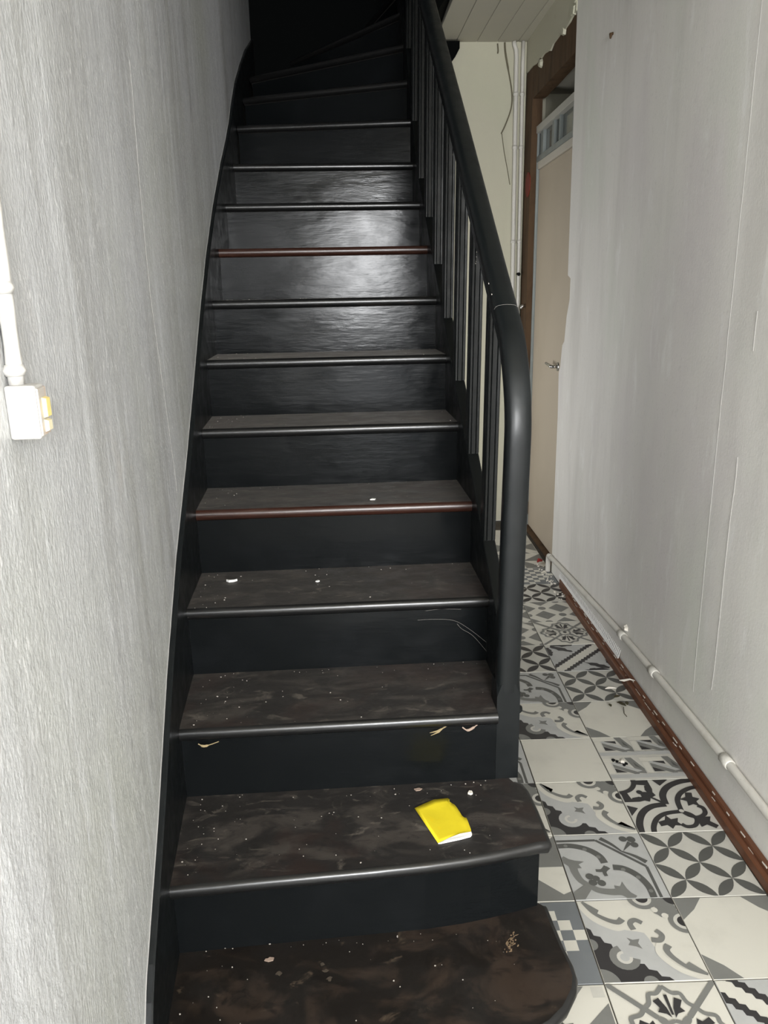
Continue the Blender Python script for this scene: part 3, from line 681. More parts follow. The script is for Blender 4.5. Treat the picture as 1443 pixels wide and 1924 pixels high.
# newel: square foot with pointed chamfer stops, shaft bending over into the rail
nx0, nx1, ny0, ny1 = .7535, .8065, .517, .580
mb = MB(); mb.box(nx0, nx1, ny0, ny1, 2 * H + .0005, .575)
pk = .028
top8 = [(nx0 + .010, ny0, 0), (nx1 - .010, ny0, 0), (nx1, ny0 + .010, 0), (nx1, ny1 - .010, 0), (nx1 - .010, ny1, 0), (nx0 + .010, ny1, 0), (nx0, ny1 - .010, 0), (nx0, ny0 + .010, 0)]
v = [(nx0, ny0, .575), (nx1, ny0, .575), (nx1, ny1, .575), (nx0, ny1, .575)] + [(x, y, .575 + .030) for x, y, _ in top8] + [((nx0 + nx1) / 2, ny0, .575 + .034)]
mb.add(v, [(0, 1, 5, 4), (1, 2, 7, 6), (2, 3, 9, 8), (3, 0, 11, 10), (1, 6, 5), (2, 8, 7), (3, 10, 9), (0, 4, 11), (4, 5, 6, 7, 8, 9, 10, 11)])
newel_foot = mb
RAILPATH = catmull([(.517, .585, 0), (.5165, .80, 0), (.5145, 1.0, 0), (.512, 1.12, 0), (.516, 1.205, 0), (.545, 1.297, 0), (.600, 1.378, 0), (.680, 1.441, 0), (.789, 1.521, 0), (1.0, 1.681, 0), (1.37, 1.962, 0), (1.996, 2.430, 0), (2.45, 2.775, 0)], 7)
PROF = [(-.0265, -.012), (-.024, -.005), (-.018, -.001), (-.009, .0005), (0, .001), (.009, .0005), (.018, -.001), (.024, -.005), (.0265, -.012), (.0265, -.026), (.0245, -.030), (.0195, -.032), (.0195, -.036), (.0225, -.039), (.0225, -.048), (.0195, -.052), (.017, -.058),
        (-.017, -.058), (-.0195, -.052), (-.0225, -.048), (-.0225, -.039), (-.0195, -.036), (-.0195, -.032), (-.0245, -.030), (-.0265, -.026)]
def sweep(path, name, mtl, extra=None):
    v = []; f = []; k = len(PROF); n_ = len(path)
    for i, p in enumerate(path):
        a = path[max(i - 1, 0)]; b = path[min(i + 1, n_ - 1)]; t = (b - a).normalized(); nv = (-t.y, t.x)   # outward normal in (y,z): front / up
        cx = .780 + .0088 * min(1.0, max(0.0, (p.y - .58) / .65))
        for u_, w_ in PROF: v.append((cx + u_, p.x + nv[0] * w_, p.y + nv[1] * w_))
    for i in range(n_ - 1):
        for j in range(k): f.append((i * k + j, i * k + (j + 1) % k, (i + 1) * k + (j + 1) % k, (i + 1) * k + j))
    f += [tuple(range(k - 1, -1, -1)), tuple(range((n_ - 1) * k, n_ * k))]
    return v, f
split = min(range(len(RAILPATH)), key=lambda i: abs(RAILPATH[i].x - .672))
v, f = sweep(RAILPATH[:split + 1], 'n', M_RAIL)
newel_foot.add(v, f)
def autosmooth(o, ang=38):
    me = o.data
    for p in me.polygons: p.use_smooth = True
    bm = bmesh.new(); bm.from_mesh(me)
    for e in bm.edges:
        if len(e.link_faces) == 2 and e.calc_face_angle(0) > math.radians(ang): e.smooth = False
    bm.to_mesh(me); bm.free()
o = newel_foot.build('newel_post', M_RAIL); autosmooth(o); part(o)
v, f = sweep([RAILPATH[split] + (RAILPATH[split + 1] - RAILPATH[split]) * .012] + RAILPATH[split + 1:], 'r', M_RAIL)
o = link_mesh('handrail', v, f, M_RAIL); autosmooth(o); part(o)
# pale joint line between newel bend and rail
p = RAILPATH[split]; t = (RAILPATH[split + 1] - RAILPATH[split - 1]).normalized(); nv = (-t.y, t.x); cx = .7888
mb = MB(); mb.tube([(cx + u_, p.x + nv[0] * w_ * 1.0, p.y + nv[1] * (w_ + .0002)) for u_, w_ in PROF[0:9]], .0002, 5); part(mb.build('rail_joint', M_CORD))
# chipped paint on the rail and string
mb = MB(); random.seed(12)
for (y, z, x) in ((.70, 1.452, .7625), (.735, 1.475, .7625), (.90, 1.55, .7650), (.905, 1.54, .7650), (.91, 1.53, .7650), (.915, 1.525, .765), (1.30, 1.83, .7665)):
    s_ = random.uniform(.0015, .004); mb.add([(x - .0006, y, z), (x - .0006, y + s_, z + s_ * .3), (x - .0006, y + s_ * .6, z + s_ * 1.4), (x + .001, y + s_ * .5, z + s_ * .5)], [(0, 1, 2), (0, 3, 1), (1, 3, 2), (2, 3, 0)])
o = mb.build('paint_chips', M_PLASTERBITS); o['kind'] = 'stuff'; part(o)

# ------------------------------------------------------------------ door, transom, lintel and post in the right wall
def D(y, z, off): return (xt(y) + off, y, z)
door = empty('door_1', (xt(3.3) + .1, 3.3, 0)); tag(door, 'flush beige door with steel lever under a small glazed transom', kind='structure')
def slab(name, y0, y1, z0, z1, o0, o1, m, par, bevel=0.0):
    mb = MB(); mb.hexa([D(y0, z0, o0), D(y0, z0, o1), D(y1, z0, o1), D(y1, z0, o0), D(y0, z1, o0), D(y0, z1, o1), D(y1, z1, o1), D(y1, z1, o0)])
    o = mb.build(name, m, None, False, bevel)
    adopt(o, par) if par else None
    return o
leaf = slab('door_leaf', 2.72, 3.655, .022, 2.125, .080, .118, M_DOOR, door, .003)
mb = MB(); hy, hz = 3.055, 1.072
mb.tube([D(hy, hz, .082), D(hy, hz, .045)], .0085, 10); mb.tube([D(hy, hz, .047), D(hy + .03, hz + .002, .044), D(hy + .115, hz + .010, .042)], [.0085, .009, .007], 10)
mb.tube([D(hy, hz, .083), D(hy, hz, .076)], .024, 16)
h_ = mb.build('door_handle', M_STEEL, None, True); h_.parent = leaf; h_.matrix_parent_inverse = (Matrix.Translation(door.location)).inverted() @ Matrix.Identity(4)
h_.matrix_parent_inverse = Matrix.Identity(4)
slab('door_top_rail', 2.72, 3.655, 2.127, 2.165, .070, .118, M_DOORRAIL, door, .002)
slab('transom_sill', 2.72, 3.665, 2.165, 2.192, .064, .122, M_GREYMETAL, door, .002)
slab('transom_head', 2.72, 3.72, 2.315, 2.352, .060, .122, M_RAILPALE, door, .002)
for ya, yb in ((3.545, 3.575), (3.585, 3.60), (3.30, 3.345), (3.185, 3.195), (2.90, 2.94)):
    slab('transom_bar', ya, yb, 2.192, 2.315, .072, .112, M_GREYMETAL, door)
for ya, yb in ((2.94, 3.185), (3.195, 3.30), (3.345, 3.545)):
    slab('transom_pane', ya, yb, 2.192, 2.315, .090, .094, M_GLASS, door)
slab('door_jamb', 3.660, 3.700, 0, 2.352, .066, .125, M_GREYMETAL, door, .002)
slab('door_jamb', 3.705, 3.735, 0, 2.330, .078, .125, M_GREYMETAL, door, .002)
slab('door_jamb', 3.735, 3.862, 0, 2.56, .105, .125, M_WALL_END, door)
slab('door_sill', 2.72, 3.66, 0.0, .018, .055, .118, M_TIMBER, door)
# rough timber lintel and post
lin = empty('door_lintel', D(3.2, 2.5, .03)); tag(lin, 'rough dark timber lintel with broken plaster above the beige door', 'lintel')
mb = MB(); N_ = 14; V = []; F = []
random.seed(21)
for i in range(N_ + 1):
    y = 2.60 + (3.66 - 2.60) * i / N_; a = random.uniform(-.003, .003)
    V += [D(y, 2.492 + a * .6, .034 + a), D(y, 2.662, .034 - a), D(y, 2.662, .10), D(y, 2.492 + a, .10)]
for i in range(N_):
    for j in range(4): F.append((i * 4 + j, i * 4 + (j + 1) % 4, i * 4 + 4 + (j + 1) % 4, i * 4 + 4 + j))
F += [(3, 2, 1, 0), tuple(range(len(V) - 4, len(V)))]
o = link_mesh('beam', V, F, M_TIMBER); adopt(o, lin)
for (y, z, s_) in ((3.00, 2.63, .045), (3.47, 2.62, .050), (2.84, 2.665, .06), (2.80, 2.70, .05)):
    mb = MB(); q = [(y + s_ * math.cos(a) * random.uniform(.4, 1), z + s_ * .55 * math.sin(a) * random.uniform(.5, 1)) for a in [i * math.pi / 4 for i in range(8)]]
    mb.prism([D(a, b, .034) for a, b in q], [D(y + (a - y) * .7, z + (b - z) * .7, .020) for a, b in q])
    adopt(mb.build('plaster_lump', M_WALL_END), lin)
post = empty('door_post', D(3.74, 0, .04)); tag(post, 'raw brown timber post beside the door with a red mark', 'post')
mb = MB(); V = []; F = []
for i in range(17):
    z = 2.655 * i / 16; a = random.uniform(-.006, .006)
    V += [D(3.665 + a, z, .032), D(3.828, z, .030), D(3.828, z, .09), D(3.665 + a, z, .09)]
for i in range(16):
    for j in range(4): F.append((i * 4 + j, i * 4 + (j + 1) % 4, i * 4 + 4 + (j + 1) % 4, i * 4 + 4 + j))
F += [(3, 2, 1, 0), tuple(range(len(V) - 4, len(V)))]
adopt(link_mesh('post_shaft', V, F, M_TIMBER), post)
mb = MB(); q = [(3.66 + .055 + .06 * math.cos(a), 2.06 + .062 * math.sin(a) * (1 if math.sin(a) > 0 else 1.2)) for a in [i * math.pi / 6 for i in range(12)]]
mb.prism([D(a, b, .033) for a, b in q], [D(a, b, .0285) for a, b in q]); adopt(mb.build('red_mark', M_RED), post)
mb = MB(); mb.tube([D(3.70, 1.38, .034), D(3.70, 1.375, .012), D(3.70, 1.36, .008)], .010, 8); adopt(mb.build('bracket_stub', M_STEEL, None, True), post)

# ------------------------------------------------------------------ pipes and wires on the end wall
for x0, x1, lab, rr in ((1.512, 1.532, 'left of two cream vertical pipes on the end wall, bent into the ceiling', .0125), (1.549, 1.565, 'right of two cream vertical pipes on the end wall, next to the timber post', .0105)):
    o = empty('riser_pipe', (x1, 3.81, 0)); tag(o, lab, 'pipe', 'cream riser pipes on the end wall')
    mb = MB(); yw = 3.812
    if 'bent' in lab: pts = [(x0 - .016, yw, 2.818), (x0 - .013, yw, 2.800), (x0 - .003, yw, 2.775), (x0, yw, 2.74)]
    else: pts = [(x0, yw, 2.818)]
    pts += [(x0 + (x1 - x0) * t, yw, 2.70 - 2.69 * t) for t in (0, .2, .4, .6, .8, 1)]
    mb.tube(pts, rr, 12); adopt(mb.build('pipe_run', M_PIPE, None, True), o)
    for z in (2.55, 2.27, 1.75, 1.0):
        t = (2.70 - z) / 2.69; xx = x0 + (x1 - x0) * t; mb = MB(); mb.tube([(xx, yw, z - .009), (xx, yw, z + .009)], rr + .003, 12); adopt(mb.build('pipe_clip', M_PIPE, None, True), o)
mb = MB(); mb.tube(catmull([(1.445, 3.822, 2.815), (1.450, 3.818, 2.76), (1.470, 3.820, 2.67), (1.492, 3.820, 2.56), (1.490, 3.820, 2.48), (1.462, 3.820, 2.40), (1.435, 3.822, 2.345)], 6), [.0055] * 12 + [.004] * 25, 6)
tag(mb.build('loose_wire', M_WIRE, None, True), 'thin bent brown wire hanging from the ceiling on the end wall', 'wire')
mb = MB(); mb.tube(catmull([(1.440, 3.826, 2.345), (1.455, 3.824, 2.25), (1.475, 3.824, 2.16), (1.494, 3.826, 2.07)], 6), .0022, 5)
tag(mb.build('thin_thread', M_WIRE, None, True), 'fine thread slanting down below the bent brown wire', 'wire')
mb = MB(); mb.tube(catmull([(1.405, 3.826, 2.81), (1.408, 3.822, 2.775), (1.406, 3.824, 2.76)], 4), .004, 6)
tag(mb.build('wire_stub', M_WIRE, None, True), 'short dark wire stub at the top of the end wall', 'wire')

mb = MB(); mb.tube([(1.545, 3.80, 1.565), (1.552, 3.785, 1.562), (1.552, 3.772, 1.560)], [.006, .011, .008], 8)
tag(mb.build('pipe_valve', M_DARKGAP, None, True), 'small black valve knob on the pipes beside the timber post', 'valve')
mb = MB(); mb.tube([(xw(2.24) + .002, 2.244, 2.405), (xw(2.24) - .010, 2.240, 2.400), (xw(2.24) - .012, 2.236, 2.385)], [.005, .007, .003], 7)
tag(mb.build('wall_hook', M_TIMBER, None, True), 'tiny dark hook high on the right wall', 'hook')

# ------------------------------------------------------------------ heating pipe along the right wall
hp = empty('wall_pipe', (1.46, 1.2, 0.18)); tag(hp, 'chipped white heating pipe running low along the right wall', 'pipe')
def PW(y, z, off=-.017): return (xw(y) + off, y, z)
PP = [(-3.0, .186), (-2.2, .186), (-.8, .186), (.0, .186), (.40, .186), (.563, .185), (.72, .187), (.875, .188), (1.2, .182), (1.6, .170), (1.9, .155), (2.3, .130), (2.6, .110), (2.80, .095)]
mb = MB(); mb.tube(catmull([PW(y, z) for y, z in PP], 4), .0125, 12)
adopt(mb.build('pipe_run', M_PIPE, None, True), hp)
mb = MB(); mb.tube(catmull([PW(2.795, .096), PW(2.822, .094), PW(2.835, .080), PW(2.838, .04), PW(2.838, .001)], 5), .0135, 12); adopt(mb.build('pipe_elbow', M_PIPE, None, True), hp)
for y in (.785, 1.335, 1.66, -.5):
    z = interp(y, [a for a, _ in PP], [b for _, b in PP]); mb = MB(); mb.tube([PW(y - .022, z), PW(y - .020, z), PW(y + .020, z), PW(y + .022, z)], [.0135, .0160, .0160, .0135], 12); adopt(mb.build('pipe_coupling', M_PIPE, None, True), hp)
mb = MB(); random.seed(9)
q = [(1.66 + .020 * math.cos(a) * random.uniform(.6, 1.2), .178 + .016 * math.sin(a) * random.uniform(.6, 1.2)) for a in [i * math.pi / 5 for i in range(10)]]
mb.prism([(xw(a) + .001, a, b + .018) for a, b in q], [(xw(a) - .012, 1.66 + (a - 1.66) * .6, .196 + (b - .178) * .6) for a, b in q]); adopt(mb.build('plaster_patch', M_PLASTERBITS), hp)

# white perforated plaster bead leaning behind the skirting
bead = empty('perforated_bead', (xw(2.2) - .01, 2.2, .05)); tag(bead, 'white perforated plastic strip lying against the wall behind the skirting', 'strip')
def PB(y, w): # w 0..1 from skirting up the wall
    z0 = interp(y, [1.70, 2.64], [.047, .047]); return (xw(y) - .013 + .010 * w, y, z0 + .034 * w)
mb = MB(); nb = 60; yA, yB = 1.70, 2.63
mb.hexa([PB(yA, 0), (PB(yA, 0)[0] + .002, yA, PB(yA, 0)[2]), (PB(yB, 0)[0] + .002, yB, PB(yB, 0)[2]), PB(yB, 0), PB(yA, .36), (PB(yA, .36)[0] + .002, yA, PB(yA, .36)[2]), (PB(yB, .36)[0] + .002, yB, PB(yB, .36)[2]), PB(yB, .36)])
adopt(mb.build('bead_edge', M_PAPER), bead)
mb = MB()
for i in range(nb):
    y = yA + (yB - yA) * i / nb; w = (yB - yA) / nb * .45
    a, b, c, d = PB(y, .36), PB(y + w, .36), PB(y + w + .004, 1), PB(y + .004, 1)
    mb.hexa([a, b, (b[0] + .0015, b[1], b[2]), (a[0] + .0015, a[1], a[2]), d, c, (c[0] + .0015, c[1], c[2]), (d[0] + .0015, d[1], d[2])])
adopt(mb.build('bead_teeth', M_PAPER), bead)

# ------------------------------------------------------------------ seams on the walls
def seam(name, pts, r, parent, mtl=M_SEAM):
    mb = MB(); mb.tube(pts, r, 5); o = mb.build(name, mtl); o.parent = parent; return o
random.seed(31)
zz_ = [.25 + .06 * i for i in range(42)]
seam('paper_seam', [(xw(1.06) - .0002, 1.060 + .004 * math.sin(z * 2.3) + random.uniform(-.0012, .0012), z) for z in zz_], .0008, wall_right)
zz_ = [.42 + .05 * i for i in range(15)]
seam('paper_seam', [(xw(.93) - .0004, .945 - .012 * (z - .4) + random.uniform(-.003, .003), z - .1) for z in zz_], .0009, wall_right)
zz_ = [1.30 + .05 * i for i in range(6)]
seam('paper_seam', [(xw(.90) - .0004, .915 + random.uniform(-.001, .001), z) for z in zz_[:3]], .0008, wall_right)
yq = lambda z: interp(z, [.95, 1.06, 1.46, 1.656, 1.933], [.84, .832, .751, .748, .772])
zz_ = [1.0 + .03 * i for i in range(32)]
seam('paper_seam', [(xwl(yq(z)) + .0002, yq(z) + random.uniform(-.0015, .0015), z) for z in zz_], .0007, wall_left, M_SEAM_L)

# ------------------------------------------------------------------ light switch and its conduit on the left wall
con = empty('switch_conduit', (xwl(-.17), -.17, 1.6)); tag(con, 'white painted cable conduit running down the left wall to the switch', 'conduit')
def LW(y, z, off): return (xwl(y) + off, y, z)
mb = MB(); random.seed(4)
pts = [LW(-.182 - .004 * math.sin(z * 7) + random.uniform(-.0008, .0008), z, .009) for z in [1.372 + .02 * i for i in range(45)]]
mb.tube(pts, [.0085 + random.uniform(-.0006, .0008) for _ in pts], 10); adopt(mb.build('conduit_tube', M_PIPE if False else M_WHITE, None, True), con)
for z in (1.472, 1.388, 1.80):
    mb = MB(); mb.tube([LW(-.183, z - .006, .009), LW(-.183, z, .009), LW(-.183, z + .006, .009)], [.0095, .0125, .0095], 10); adopt(mb.build('saddle_clip', M_WHITE, None, True), con)
sw = empty('light_switch', (xwl(-.165), -.165, 1.34)); tag(sw, 'surface-mounted white light switch with yellowed rocker on the left wall', 'switch')
mb = MB(); ya, yb, za, zb = -.198, -.168, 1.316, 1.373; dd = .032; SWC = (ya, yb, za, zb)
mb.prism([LW(ya, za, .0), LW(yb, za, .0), LW(yb, zb, .0), LW(ya, zb, .0)], [LW(ya, za, dd), LW(yb, za, dd), LW(yb, zb, dd), LW(ya, zb, dd)])
adopt(mb.build('switch_body', M_WHITE, None, False, .003, 3), sw)

# ------------------------------------------------------------------ small things lying about
def flat_thing(name, pts, z, th, m, label, cat, curl=None, group=None):
    mb = MB(); n_ = len(pts)
    cz = (lambda x, y: 0) if curl is None else curl
    mb.prism([(x, y, z + .0004 + cz(x, y)) for x, y in pts], [(x, y, z + .0004 + th + cz(x, y)) for x, y in pts])
    o = mb.build(name, m); tag(o, label, cat, group); return o
# torn yellow paper on the second step
yp = empty('yellow_paper', (.61, .38, 2 * H)); tag(yp, 'torn piece of bright yellow paper lying on the second step', 'paper')
out = [(.554, .424), (.575, .436), (.600, .446), (.632, .453), (.6355, .447), (.634, .441), (.6385, .434), (.644, .428), (.648, .415), (.6515, .400), (.654, .388), (.658, .383), (.6625, .381), (.6635, .370), (.6655, .344), (.6640, .331), (.640, .325), (.615, .317), (.591, .308)]
mb = MB(); V = []; c = (.61, .38)
N1 = len(out); rings = [1.0, .8, .55, .3]
for r_ in rings:
    for x, y in out:
        X, Y = c[0] + (x - c[0]) * r_, c[1] + (y - c[1]) * r_
        V.append((X, Y, 2 * H + .0012 + .0018 * math.sin(38 * X + 21 * Y) ** 2 + (.006 * max(0, (Y - .425) / .03) if r_ > .7 and Y > .425 and X < .62 else 0)))
V.append((c[0], c[1], 2 * H + .002)); F = []
for i in range(len(rings) - 1):
    for j in range(N1): F.append((i * N1 + j, i * N1 + (j + 1) % N1, (i + 1) * N1 + (j + 1) % N1, (i + 1) * N1 + j))
for j in range(N1): F.append(((len(rings) - 1) * N1 + j, (len(rings) - 1) * N1 + (j + 1) % N1, len(V) - 1))
o = link_mesh('paper_sheet', V, F, M_YELLOW, None, None, True); s_ = o.modifiers.new('solid', 'SOLIDIFY'); s_.thickness = .0006; s_.offset = 1; adopt(o, yp)
mb = MB(); mb.prism([(.591, .3075, 2 * H + .001), (.597, .3075, 2 * H + .001), (.640, .3165, 2 * H + .001), (.661, .3225, 2 * H + .001), (.6648, .328, 2 * H + .001), (.6645, .333, 2 * H + .001), (.640, .3285, 2 * H + .001), (.615, .320, 2 * H + .001)],
                    [(.591, .3080, 2 * H + .003), (.597, .308, 2 * H + .004), (.640, .3170, 2 * H + .0056), (.661, .3230, 2 * H + .006), (.6645, .328, 2 * H + .006), (.6640, .333, 2 * H + .0062), (.640, .3295, 2 * H + .0056), (.615, .3205, 2 * H + .004)])
adopt(mb.build('turned_edge', M_PAPER), yp)
flat_thing('plaster_flake', [(.230, .2235), (.238, .2205), (.2475, .2225), (.2490, .229), (.2400, .231), (.2370, .228), (.2320, .2275)], H, .0018, M_PINK, 'pinkish plaster flake on the lowest step', 'flake')
flat_thing('plaster_chip', [(.680, .466), (.686, .462), (.691, .465), (.690, .472), (.684, .473)], 2 * H, .005, M_PLASTERBITS, 'white plaster chip near the newel on the second step', 'flake')
flat_thing('paint_flake', [(.560, .495), (.572, .498), (.579, .494), (.574, .489), (.564, .488)], 2 * H, .002, M_PINK, 'small pale flake at the back of the second step', 'flake')
flat_thing('paint_curl', [(.104, .936), (.112, .928), (.124, .930), (.133, .937), (.124, .934), (.113, .933)], 4 * H, .006, M_PAPER, 'white curl of paint at the left of the fourth step', 'flake')
flat_thing('paint_flake', [(.343, .905), (.349, .902), (.354, .906), (.350, .911)], 4 * H, .003, M_PAPER, 'small white flake in the middle of the fourth step', 'flake')
flat_thing('paint_flake', [(.50, 1.05), (.513, 1.048), (.516, 1.056), (.506, 1.06)], 5 * H, .003, M_PAPER, 'small white flake in the middle of the fifth step', 'flake')
mb = MB(); zq = 3 * H - .040; yq_ = G * 2 + .0105
mb.tube([(.598, yq_ - .004, zq), (.615, yq_ - .008, zq + .006), (.640, yq_ - .003, zq + .016)], [.0006, .002, .0008], 5); mb.tube([(.600, yq_ - .006, zq - .006), (.618, yq_ - .007, zq + .003), (.628, yq_ - .004, zq + .010)], [.0005, .0018, .0008], 5)
tag(mb.build('straw_splinter', M_TAN), 'straw-coloured splinter caught under the edge of the third step', 'splinter')
mb = MB(); mb.tube(catmull([(.672, yq_ - .004, 3 * H - .030), (.683, yq_ - .008, 3 * H - .036), (.697, yq_ - .006, 3 * H - .031), (.710, yq_ - .002, 3 * H - .024)], 4), [.0016] * 4 + [.0030] * 5 + [.0012] * 4, 6)
tag(mb.build('paint_peel', M_PINK), 'grey peel of paint hanging under the right end of the third step edge', 'flake')
mb = MB(); mb.tube(catmull([(.083, .494, 3 * H - .032), (.095, .492, 3 * H - .037), (.110, .494, 3 * H - .035), (.128, .496, 3 * H - .030)], 4), [.0012] * 3 + [.0028] * 4 + [.001] * 6, 6)
tag(mb.build('paint_peel', M_TAN), 'pale peel of paint hanging under the left end of the third step edge', 'flake')
# leaves and plaster crumbs beside the skirting
lf = empty('dead_leaves', (1.40, 1.44, 0)); tag(lf, 'small clump of dead brown leaves on the tiles beside the skirting', 'leaves')
random.seed(17)
for i in range(6):
    mb = MB(); cx_, cy_ = 1.395 + random.uniform(-.030, .040), 1.425 + random.uniform(-.020, .025); an = random.uniform(0, 6.28); L_ = random.uniform(.018, .034)
    q = petal((0, 0), (L_, 0), L_ * .5, 5); zb = .003 + .004 * i
    tr = lambda x, y: (cx_ + x * math.cos(an) - y * math.sin(an), cy_ + x * math.sin(an) + y * math.cos(an))
    mb.prism([(*tr(x, y), zb + .3 * abs(y)) for x, y in q], [(*tr(x, y), zb + .0008 + .3 * abs(y)) for x, y in q]); adopt(mb.build('leaf', M_LEAF), lf)
mb = MB(); mb.tube([(1.412, 1.40, .008), (1.402, 1.365, .002), (1.404, 1.345, .002)], .0013, 5); adopt(mb.build('stem', M_LEAF), lf)
def shard(name, pts, label):
    mb = MB(); mb.tube(pts, [.0015, .0045, .003, .001][:len(pts)], 5); tag(mb.build(name, M_PLASTERBITS), label, 'plaster')
shard('plaster_shard', [(1.448, 1.545, .036), (1.462, 1.535, .040), (1.478, 1.520, .052), (1.492, 1.505, .053)], 'white splinter of plaster lying across the skirting')
shard('plaster_shard', [(1.395, 1.545, .004), (1.410, 1.548, .005), (1.428, 1.546, .005), (1.438, 1.544, .004)], 'white splinter of plaster on the tiles touching the skirting')
flat_thing('plaster_crumb', [(1.282, 1.075), (1.292, 1.070), (1.297, 1.078), (1.288, 1.083)], .001, .008, M_PLASTERBITS, 'black and white crumb at the corner of the plain cream tile', 'crumb')
mb = MB()
for (x, y, r_) in ((1.262, 1.090, .007), (1.272, 1.083, .006), (1.288, 1.062, .007), (1.297, 1.067, .005)):
    q = [(x + r_ * math.cos(a) * random.uniform(.5, 1.2), y + r_ * math.sin(a) * random.uniform(.5, 1.2)) for a in [i * 1.05 for i in range(6)]]
    mb.prism([(a, b, .001) for a, b in q], [(a, b, .004) for a, b in q])
tag(mb.build('black_dirt', M_DARKGAP), 'black crumbs of dirt beside the plain cream tile', 'dirt', kind='stuff')
# crumbs swept along the foot of the wall by the pipe elbow
mb = MB(); random.seed(41)
for i in range(60):
    t = random.random(); x, y = 1.50 + random.uniform(-.03, .015) + .018 * t, 2.42 + .55 * t; s_ = random.uniform(.002, .008)
    q = [(x + s_ * math.cos(a) * random.uniform(.4, 1), y + s_ * math.sin(a) * random.uniform(.4, 1)) for a in [k * 1.25 for k in range(5)]]
    mb.prism([(a, b, .001) for a, b in q], [(a, b, .001 + s_ * .7) for a, b in q])
tag(mb.build('plaster_rubble', M_PLASTERBITS), 'white plaster crumbs along the foot of the wall below the pipe elbow', 'rubble', kind='stuff')
mb = MB(); mb.tube([(1.505, 2.96, .012), (1.515, 2.975, .018), (1.535, 2.98, .012)], [.004, .011, .006], 7); tag(mb.build('red_scrap', mat('red_scrap_plastic', (0.20, 0.012, 0.012), 0.5)), 'tiny red scrap on the floor by the pipe elbow', 'scrap')
# dust and grit on the treads: too fine to count
mb = MB(); random.seed(77)
for k in range(1, 9):
    ya = G * (k - 1) + .015; yb = G * k + OV - .004
    for i in range(int({1: 55, 2: 75, 3: 55, 4: 45}.get(k, 26))):
        e = random.random()
        x = random.uniform(xl(ya) + .01, XR0 - .01); y = random.uniform(ya, yb)
        if e < .35: x = xl(ya) + .01 + abs(random.gauss(0, .06))
        elif e < .6: y = yb - abs(random.gauss(0, .02))
        y = max(ya + (.24 - G + .0 if k == 2 else 0), min(yb, y)); x = min(x, XR0 - .01)
        s_ = random.choice((.0005, .0006, .0008, .0010, .0012, .0016)); an = random.uniform(0, 3.14); z = k * H + .0003
        q = [(x + s_ * math.cos(an + a) * random.uniform(.6, 1.6), y + s_ * math.sin(an + a)) for a in (0, 1.6, 3.1, 4.7)]
        mb.prism([(a, b, z) for a, b in q], [(a, b, z + s_ * .8) for a, b in q])
tag(mb.build('grit', mat('pale_grit', (0.40, 0.37, 0.33), 0.8, 0.2)), 'pale grit and plaster dust scattered over the black steps', 'grit', kind='stuff')
# cobweb threads on the fourth riser
mb = MB(); yr = G * 3 + OV - .002
def cob(pts): mb.tube(catmull([(x, yr - d, z) for x, z, d in pts], 5), .00022, 4)
cob([(.60, .665, .0), (.64, .668, .006), (.69, .664, .010), (.73, .640, .014), (.775, .600, .012)]); cob([(.70, .652, .004), (.712, .638, .006), (.74, .620, .012), (.776, .575, .014)]); cob([(.62, .690, .002), (.66, .694, .004), (.71, .690, .002)])
tag(mb.build('cobweb', M_CORD), 'fine cobweb threads at the right end of the fourth riser', 'cobweb', kind='stuff')

# switch: key plate on its room side, with two keys
ya, yb, za, zb = SWC
def quadplate(y0_, y1_, z0_, z1_, d0, d1, ins):
    mb = MB(); mb.prism([LW(y0_, z0_, d0), LW(y1_, z0_, d0), LW(y1_, z1_, d0), LW(y0_, z1_, d0)], [LW(y0_ + ins, z0_ + ins, d1), LW(y1_ - ins, z0_ + ins, d1), LW(y1_ - ins, z1_ - ins, d1), LW(y0_ + ins, z1_ - ins, d1)]); return mb
adopt(quadplate(ya + .002, yb - .001, za + .003, zb - .003, dd + .0002, dd + .002, .001).build('switch_plate', M_GREYPL), sw)
adopt(quadplate(ya + .011, yb - .004, 1.3375, 1.359, dd + .0021, dd + .0065, .0012).build('rocker', M_YELLOWKEY), sw)
adopt(quadplate(ya + .011, yb - .004, 1.3225, 1.3355, dd + .0021, dd + .0060, .0014).build('rocker', M_IVORYKEY), sw)

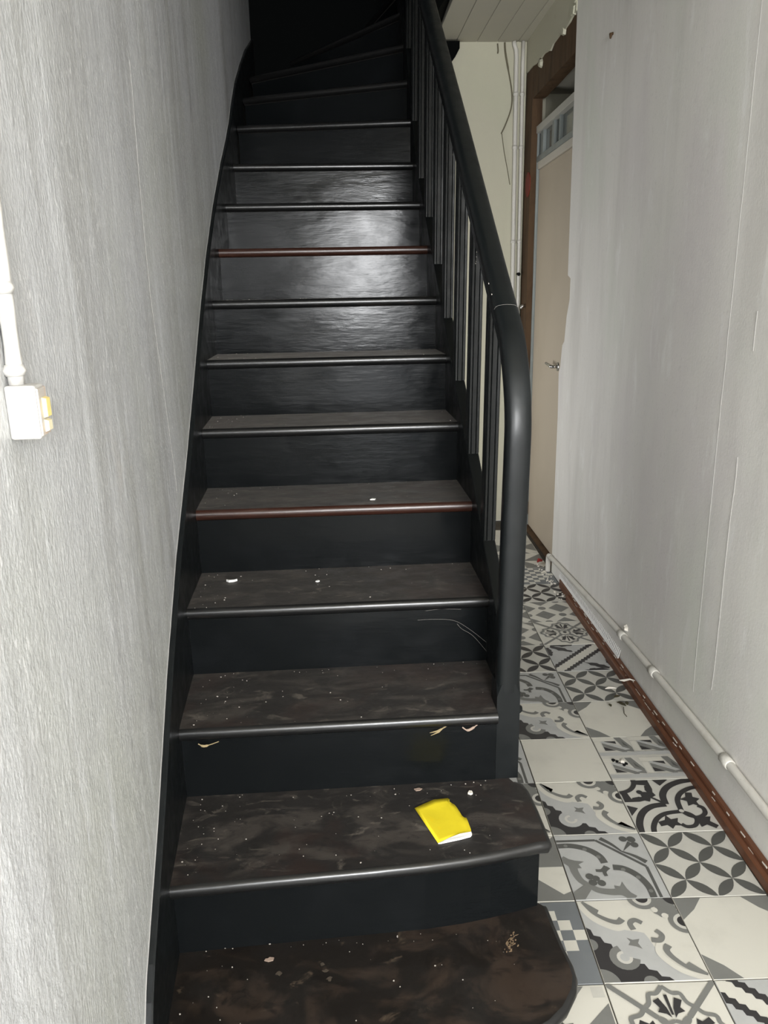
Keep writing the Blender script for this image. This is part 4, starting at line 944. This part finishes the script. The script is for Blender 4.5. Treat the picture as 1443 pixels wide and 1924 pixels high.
# bare wood scraped through the paint of the lowest tread; boot print on the second
tr1 = [o for o in stair.children if o.name.startswith('tread') and not o.name.startswith('tread_')]
tr1.sort(key=lambda o: min(v.co.z for v in o.data.vertices))
random.seed(58)
mb = MB(); ca = math.radians(62)
for i in range(44):
    u_ = random.gauss(0, .015); w_ = random.gauss(0, .005); cx_ = .727 + u_ * math.cos(ca) - w_ * math.sin(ca); cy_ = .226 + u_ * math.sin(ca) + w_ * math.cos(ca)
    an = ca + random.uniform(-.9, .3); L_ = random.uniform(.004, .011); wd = random.uniform(.0010, .0032)
    q = petal((0, 0), (L_, 0), wd, 4); f_ = lambda x, y: (cx_ + x * math.cos(an) - y * math.sin(an), cy_ + x * math.sin(an) + y * math.cos(an))
    mb.prism([(*f_(x, y), H - .0002) for x, y in q], [(*f_(x, y), H + .0003) for x, y in q])
o = mb.build('bare_wood_patch', mat('scraped_bare_wood', (0.20, 0.14, 0.085), 0.7, 0.2)); o['kind'] = 'stuff'; o.parent = tr1[0]
mb = MB()
for cx_, cy_ in ((.262, .192), (.345, .205), (.352, .190), (.36, .17)):
    q = [(cx_ + .009 * math.cos(a) * random.uniform(.2, 1), cy_ + .007 * math.sin(a) * random.uniform(.2, 1)) for a in [k * .7 for k in range(9)]]
    mb.prism([(x, y, H - .0002) for x, y in q], [(x, y, H + .0002) for x, y in q])
o = mb.build('worn_spots', mat('worn_grey_brown_spot', (0.060, 0.048, 0.036), 0.6, 0.3)); o['kind'] = 'stuff'; o.parent = tr1[0]
mb = MB()
for r_ in range(7):
    for c_ in range(4):
        x, y = .672 + c_ * .0075 + r_ * .0008, .350 + r_ * .0085
        if (x - .686) ** 2 / .016 ** 2 + (y - .376) ** 2 / .032 ** 2 > 1.1: continue
        sg = 1 if c_ % 2 else -1
        q = [(x - .0030, y - .0012 * sg), (x + .0030, y + .0012 * sg), (x + .0030, y + .0012 * sg + .0018), (x - .0030, y - .0012 * sg + .0018)]
        mb.prism([(a, b, 2 * H - .0002) for a, b in q], [(a, b, 2 * H + .0002) for a, b in q])
o = mb.build('boot_print', mat('dusty_boot_print', (0.030, 0.026, 0.023), 0.6, 0.3)); o['kind'] = 'stuff'; o.parent = tr1[1]
